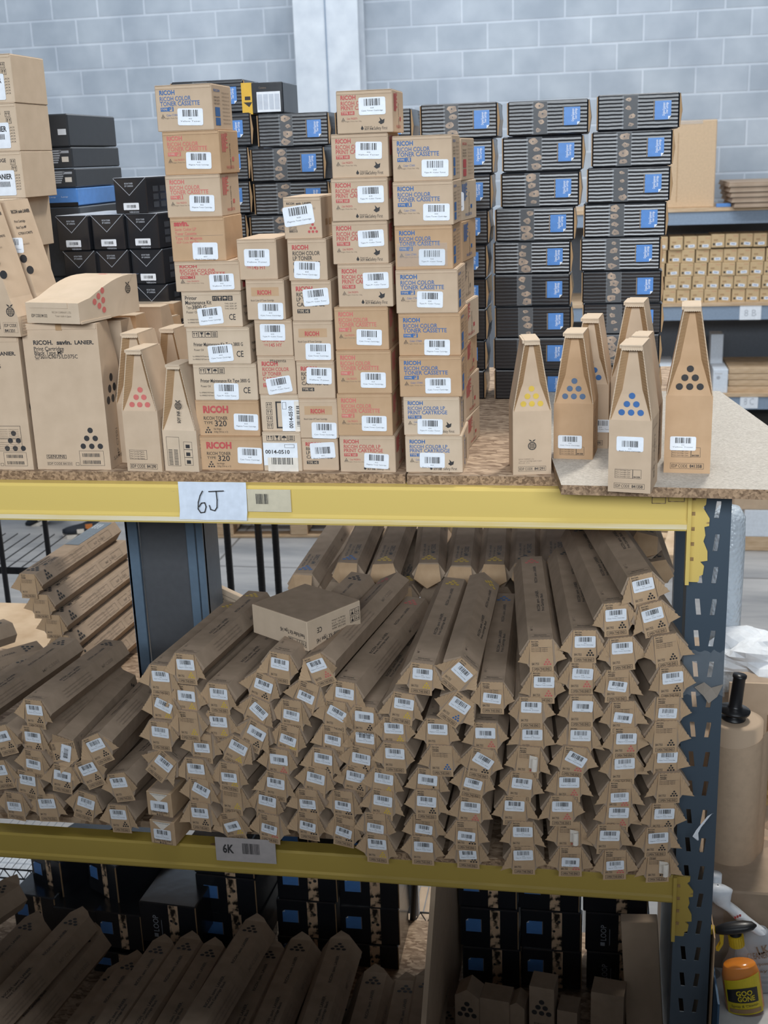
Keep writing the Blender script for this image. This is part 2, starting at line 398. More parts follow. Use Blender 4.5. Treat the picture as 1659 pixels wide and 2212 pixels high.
def connector(parent,zb,sc=1.0,ztop=.078,hook=YB):
    # toothed end plate, outline in the photograph's proportions, 4 mm thick on the face of the upright
    o=[(1085,195),(1200,195),(1195,240),(1172,262),(1222,345),(1218,400),(1182,408),(1190,470),(1175,515),(1205,590),(1205,660),(1150,668),(1180,700),(1170,765),(1145,775),(1140,812),(1130,820),(1068,818),(1060,800),(1062,390)]
    q=[]
    for x,y in o:
        p=P(1180+x/3.4635,1020+y/3.4635,-.008); q.append((p.x,(p.z-1.308)*sc))
    b=MB(); b.prism(q,-.010,-.005,YB); b.build('end_connector',parent)
    b=MB(); x0=q[-1][0]; b.box(x0-.004,x0+.003,-.034,-.004,min(z for _,z in q)+.002,ztop,YB); b.build('connector_leg',parent)
    # weld and latch marks
    b=MB()
    for i in range(5): b.box(x0+.006,x0+.012,-.0112,-.0100,.055-.03*i,.062-.03*i,noisy('rust_weld',(.22,.13,.06),(.4,.27,.12),90) if i==0 else b.mats[0])
    b.build('weld_marks',parent)
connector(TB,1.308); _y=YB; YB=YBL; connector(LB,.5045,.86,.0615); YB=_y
# safety latch stamp on the upper beam
b=MB(); F=FF(0,-.0283,0); p0=P(1408,1075,-.03)
b.frame(F,p0.x,p0.z-1.308-.012,.026,.013,.0014,PBE); b.frame(F,p0.x+.03,p0.z-1.308-.008,.03,.010,.0014,PBE)
b.build('latch_stamp',TB)
# decks
b=MB(); xm=P(880,1030,0).x
b.box(-1.9,xm-.004,.0,.93,1.386,DZ,OSB); b.box(-1.9,xm-.004,-.001,.0,1.387,DZ-.001,PBE)
tag(b.build('shelf_board'),'strand board deck of the top shelf under the left stacks','shelf board')
b=MB(); b.box(-.66,xm-.004,.932,1.2,1.386,DZ,OSB); tag(b.build('shelf_board'),'unseen strand board strip added behind the top shelf to shade rear cartons','shelf board')  # hidden strip added to keep the rear light off the rear tube cartons
b=MB(); b.box(xm,.262,-.004,1.2,1.386,DZ,OSB); b.box(xm,.262,-.006,-.004,1.388,DZ-.002,PBE)
tag(b.build('shelf_board'),'rough edged strand board deck under the yellow dot bottle carton','shelf board')
b=MB()
pts=[(P(1213,1045,-.13).x,-.135),(.46,-.160),(.46,-.05),(.303,.742),(-.20,.742)]
pts=[(-.054,-.135),(.45,-.16),(.303,.742),(-.16,.742)]
v=[(x,y,DZ) for x,y in pts]+[(x,y,PZ) for x,y in pts]
pts2=pts; n=4
b.add(v,[(3,2,1,0),(4,5,6,7)],PB); b.add(v,[(i,(i+1)%n,n+(i+1)%n,n+i) for i in range(n)],PBE)
tag(b.build('particle_board'),'loose tan particle board sheet overhanging the right end of top shelf','board')
b=MB(); b.box(-1.9,-.42,.03,.95,.5665,.582,OSB); tag(b.build('shelf_board'),'strand board deck of the lower shelf at left','shelf board')
b=MB(); b.box(-.41,.17,-.032,.95,.5665,.584,OSB); b.box(-.41,.17,-.034,-.032,.568,.582,PBE); tag(b.build('shelf_board'),'strand board deck of the lower shelf at right, projecting over beam','shelf board')
b=MB()
b.box(-2.2,-.6,.95,1.35,.560,.575,WD); tag(b.build('plywood_sheet'),'sunlit pale plywood sheet behind the lower shelf at left','board')
# signs
def paper(x0,y0,x1,y1,Y,zref,name,parent=None):
    a=P(x0,y1,Y); c=P(x1,y0,Y); return a.x,a.z,c.x-a.x,c.z-a.z
x,z,w,h=paper(391,1042,531,1121,-.034,0,'')
b=MB(); n=10; v=[];F=[]
for i in range(n+1):
    for j in range(5):
        v.append((w*i/n-(.002 if j==0 else 0), .002*math.sin(i*1.1)*(1-j/5)-.003*(1-j/4)**2, h*j/4))
for i in range(n):
    for j in range(4): F.append((i*5+j,(i+1)*5+j,(i+1)*5+j+1,i*5+j+1))
b.add(v,F,flat('paper_white',(.68,.75,.86),.7))
def stroke(b,pts,wd,m,Fm):
    for (x0,y0),(x1,y1) in zip(pts,pts[1:]):
        d=Vector((x1-x0,y1-y0)); nn=Vector((-d.y,d.x)).normalized()*wd/2; e=d.normalized()*wd*.3
        b.add([(x0-nn.x-e.x,y0-nn.y-e.y,0),(x1-nn.x+e.x,y1-nn.y+e.y,0),(x1+nn.x+e.x,y1+nn.y+e.y,0),(x0+nn.x-e.x,y0+nn.y-e.y,0)],[(0,1,2,3)],m,Fm)
Fm=FF(0,-.0065,0)
stroke(b,[(w*.37,h*.78),(w*.33,h*.66),(w*.295,h*.48),(w*.285,h*.30),(w*.32,h*.20),(w*.38,h*.22),(w*.405,h*.36),(w*.39,h*.47),(w*.34,h*.46),(w*.30,h*.36)],.0022,BK,Fm)
stroke(b,[(w*.46,h*.77),(w*.68,h*.79)],.0022,BK,Fm)
stroke(b,[(w*.57,h*.78),(w*.575,h*.55),(w*.565,h*.35),(w*.53,h*.26),(w*.47,h*.29),(w*.455,h*.40)],.0022,BK,Fm)
tag(b.build('paper_sign',None,(x,-.034,z)),'white paper sign handwritten 6J taped on the upper yellow beam','sign')
def barsign(x0,y0,x1,y1,txt,lab,m,bx):
    x,z,w,h=paper(x0,y0,x1,y1,-.0335,0,''); b=MB(); F=FF(0,0,0); b.rect(F,0,0,w,h,m,0); b.box(0,w,.0002,.0008,0,h,m)
    rnd=random.Random(5); q=w*bx
    while q<w*(bx+.28):
        d=rnd.choice((.0006,.001,.0016)); b.rect(F,q,h*.35,d,h*.45,BK,.0004); q+=d+rnd.choice((.0006,.0012))
    if txt: b.text(F,txt,w*.12,h*.36,h*.36,BK,None,.03)
    tag(b.build('barcode_sign',None,(x,-.0335,z)),lab,'sign')
barsign(536,1058,627,1105,None,'clear barcode tag stuck beside the 6J paper on upper beam',flat('plastic_tag',(.62,.56,.42),.3),.2)
barsign(468,1816,594,1858,'6K','grey barcode tag reading 6K on the lower yellow beam',flat('tag_grey',(.42,.38,.37),.5),.45)

# ================= TOP SHELF CARTONS =================
def shipicons(b,F,x,y,s,n,inv=False,m=BK):
    for i in range(n):
        X=x+i*s*1.08
        if inv: b.rect(F,X,y,s,s,m,.0004); mm=KR; dz=.0007
        else: b.frame(F,X,y,s,s,s*.07,m); mm=m; dz=.0006
        k=i%4
        if k==0:
            for q in(.3,.7): b.rect(F,X+s*(q-.04),y+s*.2,s*.08,s*.55,mm,dz); b.add([(X+s*(q-.15),y+s*.6,dz),(X+s*(q+.15),y+s*.6,dz),(X+s*q,y+s*.85,dz)],[(0,1,2)],mm,F)
        elif k==1:
            b.add([(X+s*.2,y+s*.85,dz),(X+s*.8,y+s*.85,dz),(X+s*.6,y+s*.45,dz),(X+s*.4,y+s*.45,dz)],[(0,1,2,3)],mm,F); b.rect(F,X+s*.46,y+s*.2,s*.08,s*.3,mm,dz); b.rect(F,X+s*.3,y+s*.14,s*.4,s*.07,mm,dz)
        elif k==2:
            b.add([(X+s*(.5+.35*math.cos(R(a))),y+s*(.45+.35*math.sin(R(a))),dz) for a in range(0,181,30)],[tuple(range(7))],mm,F); b.rect(F,X+s*.47,y+s*.15,s*.06,s*.3,mm,dz)
        else:
            for q in range(3): b.rect(F,X+s*.2,y+s*(.18+.24*q),s*.6,s*.12,mm,dz)
def soy(b,F,x,y,s,m=BK):
    b.dot(F,x,y+s*.4,s*.35,m,10); b.add([(x-s*.25,y+s*.6,.0004),(x+s*.25,y+s*.6,.0004),(x,y+s*1.1,.0004)],[(0,1,2)],m,F)
    b.text(F,'SOY INK',x+s*.6,y,s*.55,m,s*2.3,.02); b.text(F,'Printed with',x+s*.6,y+s*.65,s*.3,m,s*1.9)
def apple(b,F,x,y,s,m=BK,lines=True):
    # globe fruit emblem: ring, meridians, two leaves
    for rr in (1.0,):
        n=20
        v=[(x+s*.5*rr*math.cos(2*math.pi*i/n),y+s*.5*rr*math.sin(2*math.pi*i/n),.0005) for i in range(n)]+[(x+s*.41*rr*math.cos(2*math.pi*i/n),y+s*.41*rr*math.sin(2*math.pi*i/n),.0005) for i in range(n)]
        b.add(v,[(i,(i+1)%n,n+(i+1)%n,n+i) for i in range(n)],m,F)
    for q in(-.2,0,.2): b.rect(F,x+s*q-s*.03,y-s*.4,s*.06,s*.8,m,.0005); b.rect(F,x-s*.42,y+s*q-s*.03,s*.84,s*.06,m,.0005)
    for sg in(-1,1): b.add([(x,y+s*.5,.0005),(x+sg*s*.15,y+s*.72,.0005),(x+sg*s*.42,y+s*.8,.0005),(x+sg*s*.25,y+s*.58,.0005)],[(0,1,2,3)],m,F)
def art_color(b,W,H,ink,l2,tag_,color,extra=False,l1='RICOH COLOR'):
    F=FF(-W/2,0,0)
    b.text(F,'RICOH',W*.08,H*.80,H*.10,ink,W*.27,.035)
    b.text(F,l1,W*.08,H*.665,H*.10,ink,W*(.55 if len(l1)<13 else .66),.012)
    b.text(F,l2,W*.08,H*.555,H*.10,ink,W*.70,.012)
    b.rect(F,W*.08,H*.44,W*(.14 if not extra else .24),H*.085,ink)
    if extra: b.text(F,'TYPE '+tag_,W*.09,H*.455,H*.06,KR3,W*.21,.02,0,.0008)
    else:
        b.text(F,'TYPE',W*.09,H*.46,H*.045,KR3,W*.11,.02,0,.0008); b.text(F,tag_,W*.225,H*.445,H*.08,ink,W*.08,.03); b.frame(F,W*.22,H*.435,W*.09,H*.1,.0006,ink)
    b.tri6(F,W*.115,H*.31,W*.022,W*.008,BK); b.text(F,'Color: '+color,W*.18,H*.33,H*.05,ink,W*.19)
    b.text(F,'Net Weight / Poids Net 160g',W*.08,H*.275,H*.03,GY,W*.36)
    if extra:
        soy(b,F,W*.45,H*.07,H*.10); b.text(F,'Safety First',W*.66,H*.07,H*.08,BK,W*.24)
        x,y,s=W*.80,H*.26,H*.17
        b.add([(x-s*.5,y-s*.1,.0004),(x-s*.1,y-s*.4,.0004),(x+s*.35,y-s*.2,.0004),(x+s*.45,y+s*.35,.0004),(x+s*.1,y+s*.2,.0004),(x-s*.3,y+s*.6,.0004),(x-s*.2,y+s*.15,.0004)],[tuple(range(7))],BK,F)
def side_art(b,W,D,H,ink,mode=0):
    F=FR(W/2,0,0)
    if mode==0:
        b.text(F,'RICOH',D*.10,H*.84,H*.06,ink,D*.3,.02)
        for i in range(3): b.text(F,'TONER CASSETTE',D*.08,H*(.70-.07*i),H*.04,BK,D*.3)
        b.rect(F,D*.12,H*.30,D*.24,H*.2,ink); b.rect(F,D*.12,H*.10,D*.24,H*.17,ink)
        for i in range(9): b.text(F,'Handling precautions  toner',D*.5,H*(.82-.085*i),H*.035,GY,D*.38)
    elif mode==1:
        for q in(0,1,2): b.rect(F,D*(.12+.07*q),H*.5,D*.045,H*.42,ink)
        b.text(F,'TYPE',D*.42,H*.55,H*.2,ink,H*.4,.02,R(90)); b.text(F,'TONER CASSETTE',D*.55,H*.1,H*.07,BK,H*.6,.01,R(90))
        b.rect(F,D*.62,H*.28,D*.1,H*.1,ink); b.text(F,'MAGENTA',D*.3,H*.1,H*.08,ink,D*.4)
    else:
        b.text(F,'RICOH',D*.35,H*.1,H*.14,ink,H*.8,.03,R(90)); b.rect(F,D*.5,H*.15,D*.07,H*.6,BK)
def carton(name,W,D,H,loc,yaw,mat,lab,cat='carton',group=None,art=None,side=None,flap=True,notch=False):
    b=MB(); b.box(-W/2,W/2,0,D,0,H,mat,None,.0012)
    if art: art(b,W,H)
    if side: side(b,W,D,H)
    if notch: # thumb notch of the tuck lid
        F=FF(0,0,0); r=W*.09
        b.add([(r*math.cos(R(a)),H-r*.55*math.sin(R(-a))-.0012,.0003) for a in range(180,361,20)],[tuple(range(10))],KIN,F)
    o=b.build(name,None,loc,(0,0,yaw)); tag(o,lab,cat,group)
    if flap:
        f=MB(); f.box(-W/2+.0015,W/2-.0015,-.0014,.0,H-.006,H-.0015,mat); f.box(-W/2+.001,W/2-.001,-.0014,D*.98,H-.0004,H+.0008,mat)
        f.build('top_flap',o)
    return o
RNG=random.Random(11)
def stack(rows,Y,D,zbase,yaws=0,grp=None,pos=''):
    z=zbase; out=[]
    rows=list(reversed(rows)); n=len(rows)
    for i,rw in enumerate(rows):
        xl,xr,yt,yb,kind,lb=rw[:6]
        Yi=Y+RNG.uniform(0,.008)
        ym=(yt+yb)/2
        a=P(xl,ym,Yi);c=P(xr,ym,Yi); zt=P((xl+xr)/2,yt,Yi).z
        W=c.x-a.x; H=zt-z-.0009
        yw=yaws+RNG.uniform(-.012,.012)
        out.append(KINDS[kind](W,D,H,((a.x+c.x)/2,Yi,z),yw,n-1-i,pos,lb)); z=zt
    return out
def K_col(ink,l2,tg,color,mat,extra=False,l1='RICOH COLOR',smode=0,desc=''):
    def f(W,D,H,loc,yw,i,pos,lb):
        o=carton('toner_carton',W,D,H,loc,yw,mat,f'{desc} toner carton, {ORD[i]} in {pos}','carton','toner cartons on the top shelf',
            lambda b,W,H: art_color(b,W,H,ink,l2,tg,color,extra,l1), lambda b,W,D,H: side_art(b,W,D,H,ink,smode))
        for j,(lx,ly,ang) in enumerate(lb): barlabel(o,-W/2+W*lx,H*(1-ly),.049,.030,ang,i+j+RNG.randint(0,5))
        return o
    return f
def art_145(b,W,H,full=0,ink=BK):
    F=FF(-W/2,0,0)
    if full==0: b.text(F,'RICOH',W*.12,H*.76,H*.11,RD,W*.42,.04)
    if full==0:
        for t,y in(('RICOH COLOR',.62),('LP TONER',.50),('CARTRIDGE',.37)): b.text(F,t,W*.13,H*y,H*.10,ink,W*(.7 if len(t)>8 else .5),.012)
        b.rect(F,W*.13,H*.20,W*.32,H*.1,ink); b.text(F,'TYPE 145',W*.15,H*.215,H*.07,KR3,W*.27,.02,0,.0008)
    elif full==1:
        b.rect(F,W*.14,H*.60,W*.72,H*.22,KR2,.0002)
        b.text(F,'RICOH',W*.30,H*.64,H*.11,RD,W*.36,.04,0,.0006)
        b.text(F,'Ricoh Color LP Toner Cartridge',W*.12,H*.47,H*.05,ink,W*.6)
    elif full==2:
        b.text(F,'CARTRIDGE',W*.18,H*.40,H*.10,RD,W*.6,.012); b.text(F,'TYPE',W*.22,H*.28,H*.06,RD,W*.12); b.text(F,'145 HY',W*.37,H*.26,H*.10,RD,W*.34,.012)
def K_145(full,mat,ink=BK,desc='',hand=None):
    def f(W,D,H,loc,yw,i,pos,lb):
        def art(b,W,H):
            art_145(b,W,H,full,ink)
            if hand: b.text(FF(-W/2,0,0),hand,W*.35,H*.85,H*.09,BK,W*.42)
        o=carton('toner_carton',W,D,H,loc,yw,mat,f'{desc} small toner carton, {ORD[i]} in {pos}','carton','toner cartons on the top shelf',art,None,True,True)
        for j,(lx,ly,ang) in enumerate(lb): barlabel(o,-W/2+W*lx,H*(1-ly),.050,.032,ang,i+j+RNG.randint(0,5))
        return o
    return f
def K_pmk(v):
    def f(W,D,H,loc,yw,i,pos,lb):
        def art(b,W,H):
            F=FF(-W/2,0,0)
            if v==0:
                b.text(F,'Printer',W*.06,H*.78,H*.11,BK,W*.20,.015); b.text(F,'Maintenance Kit',W*.06,H*.65,H*.11,BK,W*.44,.015)
                b.text(F,'Type',W*.07,H*.53,H*.08,BK); b.text(F,'3800 G',W*.17,H*.52,H*.11,BK,W*.24,.015); b.text(F,'Fuser Oil',W*.07,H*.40,H*.07,BK,W*.2)
                shipicons(b,F,W*.52,H*.74,H*.14,4,True)
                for k in range(3): b.text(F,'THIS SIDE UP',W*.72,H*(.64-.07*k),H*.04,BK,W*.2)
            else:
                shipicons(b,F,W*.10,H*.74,H*.17,4)
                b.text(F,'Printer Maintenance Kit',W*.11,H*.50,H*.10,BK,W*.49,.015); b.text(F,'Type 3800 G',W*.62,H*.50,H*.10,BK,W*.27,.015); b.text(F,'Power Oil',W*.11,H*.37,H*.06,BK,W*.15)
            b.text(F,'CE',W*.78,H*.20,H*.17,BK,W*.11,.01)
            for k in range(2): b.text(F,'For HP0000/LP100 Printer use only',W*.08,H*(.2-.08*k),H*.04,BK,W*.3)
        def sd(b,W,D,H):
            F=FR(W/2,0,0); b.text(F,'Printer Maintenance Kit',D*.1,H*.5,H*.09,BK,D*.8); b.text(F,'Type 3800 G',D*.1,H*.3,H*.09,BK,D*.5)
        o=carton('maintenance_kit_carton',W,D,H,loc,yw,KR3,('tan printer maintenance kit carton with large symbols and three line title' if v==0 else ('tan maintenance kit carton with outlined icons, upper of that pair' if v==1 else 'tan maintenance kit carton with outlined icons, lower of that pair')),'carton','toner cartons on the top shelf',art,sd)
        for j,(lx,ly,ang) in enumerate(lb): barlabel(o,-W/2+W*lx,H*(1-ly),.050,.033,ang,i+j)
        return o
    return f
def K_320(W,D,H,loc,yw,i,pos,lb):
    def art(b,W,H):
        F=FF(-W/2,0,0); b.text(F,'RICOH',W*.12,H*.66,H*.19,RD,W*.40,.05); b.text(F,'RICOH TONER',W*.12,H*.46,H*.10,BK,W*.38,.005); b.text(F,'TYPE',W*.12,H*.34,H*.08,BK,W*.14); b.text(F,'320',W*.29,H*.28,H*.17,BK,W*.19,.01)
        b.tri6(F,W*.18,H*.11,W*.04,W*.014,BK); b.text(F,'Net Weight',W*.27,H*.18,H*.05,BK,W*.12); b.text(F,'220g (7.8 oz. x 2)',W*.27,H*.10,H*.05,BK,W*.22)
    o=carton('toner_carton',W,D,H,loc,yw,KR2,('reddish tan TYPE 320 toner carton under the maintenance kits' if i==8 else 'reddish tan TYPE 320 toner carton at the bottom of first tall stack'),'carton','toner cartons on the top shelf',art)
    for j,(lx,ly,ang) in enumerate(lb): barlabel(o,-W/2+W*lx,H*(1-ly),.050,.033,ang,i+j)
    return o
def K_savin(W,D,H,loc,yw,i,pos,lb):
    def art(b,W,H):
        F=FF(-W/2,0,0); b.text(F,'savin.',W*.07,H*.82,H*.12,RD,W*.28,.05)
        for t,y in(('Savin Color LP',.71),('Toner Cassette',.61),('Type 105 Magenta',.50)): b.text(F,t,W*.08,H*y,H*.07,PK,W*.5 if y<.6 else W*.4,.01)
        b.rect(F,W*.07,H*.585,W*.9,H*.006,GY); b.text(F,'EDP Code 885374',W*.1,H*.42,H*.045,PK,W*.4)
    o=carton('toner_carton',W,D,H,loc,yw,KR2,f'tan toner carton printed savin in red, {ORD[i]} in {pos}','carton','toner cartons on the top shelf',art)
    for j,(lx,ly,ang) in enumerate(lb): barlabel(o,-W/2+W*lx,H*(1-ly),.050,.032,ang,i+j)
    return o
def K_rsl(W,D,H,loc,yw,i,pos,lb):
    def art(b,W,H):
        F=FF(-W/2,0,0); b.text(F,'RICOH  savin  LANIER',W*.09,H*.83,H*.055,BK,W*.66,.03); b.text(F,'Toner Type 145 (Magenta)',W*.1,H*.71,H*.06,GY,W*.75)
        b.tri6(F,W*.76,H*.17,W*.10,W*.035,RD); b.text(F,'EDP CODE',W*.13,H*.25,H*.05,BK,W*.2); b.text(F,'888310',W*.13,H*.16,H*.06,BK,W*.22,.02); b.rect(F,W*.12,H*.23,W*.22,H*.008,BK)
    o=carton('toner_carton',W,D,H,loc,yw,KR,f'kraft toner carton with red dot pyramid and tilted label, {ORD[i]} in {pos}','carton','toner cartons on the top shelf',art,lambda b,W,D,H:[b.rect(FR(W/2,0,0),D*(.2+.2*k),H*.3,D*.12,H*.15,KIN) for k in range(3)],True,True)
    for j,(lx,ly,ang) in enumerate(lb): barlabel(o,-W/2+W*lx,H*(1-ly),.058,.036,ang,i+j)
    return o
def K_0510(rot):
    def f(W,D,H,loc,yw,i,pos,lb):
        def art(b,W,H):
            F=FF(-W/2,0,0)
            if rot:
                for k in range(4):
                    shipicons(b,F,W*.14,H*(.64-.19*k),H*.16,1)
                b.frame(F,W*.38,H*.08,W*.4,H*.74,.003,BK)
            else: shipicons(b,F,W*.12,H*.78,H*.17,4)
        o=carton('toner_carton',W,D,H,loc,yw,KR3,f'small tan carton with layered 0014-0510 stickers, {ORD[i]} in {pos}','carton','toner cartons on the top shelf',art)
        l=MB(); F=FF(0,0,0)
        if rot:
            l.rect(F,-.012,-.030,.052,.062,WH,0); l.rect(F,.014,-.034,.028,.064,WHC,.0004)
            l.text(F,'0014-0510',.010,-.024,.008,BK,.044,.02,R(90),.0006)
            for k in range(12): l.rect(F,.018,-.02+.0035*k,.012,.002 if k%3 else .001,BK,.0008)
            l.frame(F,-.010,.014,.008,.014,.0006,BK,.0006)
            l.build('shipping_sticker',o,(W*.18,-.0012,H*.42))
        else:
            l.rect(F,-.038,-.018,.070,.046,WH,0); l.rect(F,-.030,-.034,.062,.032,WHC,.0004)
            l.text(F,'0014-0510',-.034,.006,.008,BK,.05,.02,0,.0006); l.frame(F,.006,.018,.02,.007,.0006,BK,.0006)
            for k in range(14): l.rect(F,-.022+.0032*k,-.016,.0018 if k%3 else .001,.014,BK,.0008)
            l.build('shipping_sticker',o,(0,-.0012,H*.38))
        return o
    return f
KINDS={
 'cP1':K_col(BL,'TONER CASSETTE','P1','CYAN',KR,desc='blue printed cyan'),
 'cP1d':K_col(BL,'TONER CASSETTE','P1','CYAN',KR2,desc='orange tan cyan'),
 'cR1':K_col(BL,'TONER CASSETTE','R1','CYAN',KR,desc='blue printed R1 cyan'),
 'mP1':K_col(PK,'TONER CASSETTE','P1','MAGENTA',KR2,smode=1,desc='pink printed P1 magenta'),
 'mR1':K_col(PK,'TONER CASSETTE','R1','MAGENTA',KR,smode=1,desc='red printed R1 magenta'),
 'm160':K_col(RD,'PRINT CARTRIDGE','160','MAGENTA',KR,True,'RICOH COLOR LP',1,desc='red printed TYPE 160 magenta'),
 'c160':K_col(BL,'PRINT CARTRIDGE','160','CYAN',KR3,True,'RICOH COLOR LP',2,desc='blue printed TYPE 160 cyan'),
 'mM1':K_col(RD,'TONER CASSETTE','M1','MAGENTA',KR,desc='low red printed M1 magenta'),
 'sav':K_savin,'pmk0':K_pmk(0),'pmk1':K_pmk(1),'pmk2':K_pmk(2),'t320':K_320,'rsl':K_rsl,
 'b145':K_145(0,KR,desc='black printed TYPE 145'),'r145':K_145(0,KR,RD,'red printed'),'y145':K_145(1,KR,desc='plain tan'),'hy':K_145(2,KR,desc='tan 145 HY'),
 'hand':K_145(0,KR,RD,'handwritten Magenta','Magenta'),'s0':K_0510(True),'s1':K_0510(False)}
L=lambda x,y,a=0:[(x,y,a)]
stack([(337,459,182,281,'cP1',L(.60,.70,-2)),(353,475,282,377,'mP1',L(.62,.68,-2)),(359,477,377,469,'mR1',L(.65,.67,-2)),(370,486,469,563,'sav',L(.62,.77,-1)),
 (378,518,564,628,'mM1',L(.72,.68,1)),(394,522,629,707,'pmk0',L(.47,.68,5)),(404,540,707,786,'pmk1',L(.53,.70,4)),(419,555,786,864,'pmk2',L(.51,.75,-1)),
 (424,560,864,943,'t320',L(.79,.60,-2)),(431,567,943,1017,'t320',L(.80,.55,-2))],.012,.125,DZ,0,None,'the first tall stack')
stack([(513,598,516,604,'hy',L(.5,.45,-1)),(532,615,604,689,'y145',L(.62,.78,-1)),(551,632,690,769,'hy',L(.48,.34,-1)),(557,639,769,852,'hand',L(.55,.75,9)),
 (564,649,852,933,'s0',[]),(568,651,933,1018,'s1',[])],.012,.16,DZ,0,None,'the second narrow stack')
stack([(613,694,425,515,'rsl',L(.40,.43,7)),(622,706,516,606,'b145',L(.48,.74,-3)),(630,716,606,693,'b145',L(.62,.40,4)),(634,719,693,780,'y145',L(.62,.76,-1)),
 (641,723,780,861,'b145',L(.60,.38,-2)),(647,730,861,945,'y145',L(.63,.80,-1)),(652,731,945,1022,'b145',L(.58,.38,3))],.012,.17,DZ,0,None,'the third stack')
stack([(727,848,194,287,'m160',L(.64,.37,0)),(716,839,288,384,'m160',L(.66,.38,-2)),(716,838,384,476,'m160',L(.70,.38,0)),(718,838,477,569,'m160',L(.70,.40,2)),
 (730,848,570,663,'m160',L(.70,.38,1)),(723,839,663,757,'mP1',L(.64,.70,-2)),(727,845,757,850,'mP1',L(.67,.68,-1)),(729,847,850,941,'mP1',L(.67,.70,-1)),(734,854,941,1022,'m160',L(.66,.68,-3))],.006,.125,DZ,0,None,'the fourth stack')
S5=stack([(848,977,292,390,'cR1',L(.71,.72,-1)),(849,979,391,486,'cR1',L(.72,.70,-1)),(853,978,487,582,'cP1d',L(.64,.72,-1)),(855,989,582,676,'cP1',L(.55,.68,-2)),
 (861,995,676,769,'cP1d',L(.62,.80,-1)),(863,997,769,857,'cP1d',L(.62,.72,0)),(872,993,857,941,'c160',L(.47,.77,-1)),(876,999,941,1022,'c160',L(.47,.66,-1))],.012,.13,DZ,0,None,'the fifth stack')
# tape over the third box of the fifth stack
o=S5[5]; W_b=.108
b=MB(); F=FF(0,-.0018,0); b.rect(F,-.050,.006,.094,.042,TAPE,.0); b.build('parcel_tape',o)
# sixth stack, turned, behind the fifth
z=DZ; rows6=[(297,390,1010),(390,478,1008),(478,567,1012),(567,655,1011),(655,741,1015),(741,820,1020),(820,905,1018),(905,990,1022)]
for i,(yt,yb,xr) in enumerate(reversed(rows6)):
    Yi=.19; zt=P(1000,yt,Yi).z; k=len(rows6)-1-i; H=zt-z-.001
    X=P(xr-14,(yt+yb)/2,Yi).x-.058
    def art(b,W,H):
        F=FF(-W/2,0,0); b.text(F,'RICOH COLOR LP',W*.95,H*.75,H*.11,RD,W*.7,.02,R(180)); b.text(F,'PRINT',W*.95,H*.55,H*.11,RD,W*.3,.02,R(180)); b.rect(F,W*.6,H*.3,W*.33,H*.1,RD)
    o=carton('toner_carton',.118,.15,H,(X,Yi,z),R(-4+random.uniform(-3,3)),[KR,KR3,KR2][k%3],f'turned toner carton with printed side, {ORD[k]} in the stack behind the fifth','carton','toner cartons on the top shelf',art,lambda b,W,D,H,k=k: side_art(b,W,D,H,[RD,BL,BL,GY,RD,RD,RD,RD][k],1 if k else 0))
    if k in(1,): barlabel(o,.052,H*.5,.03,.036,0,k)
    z=zt

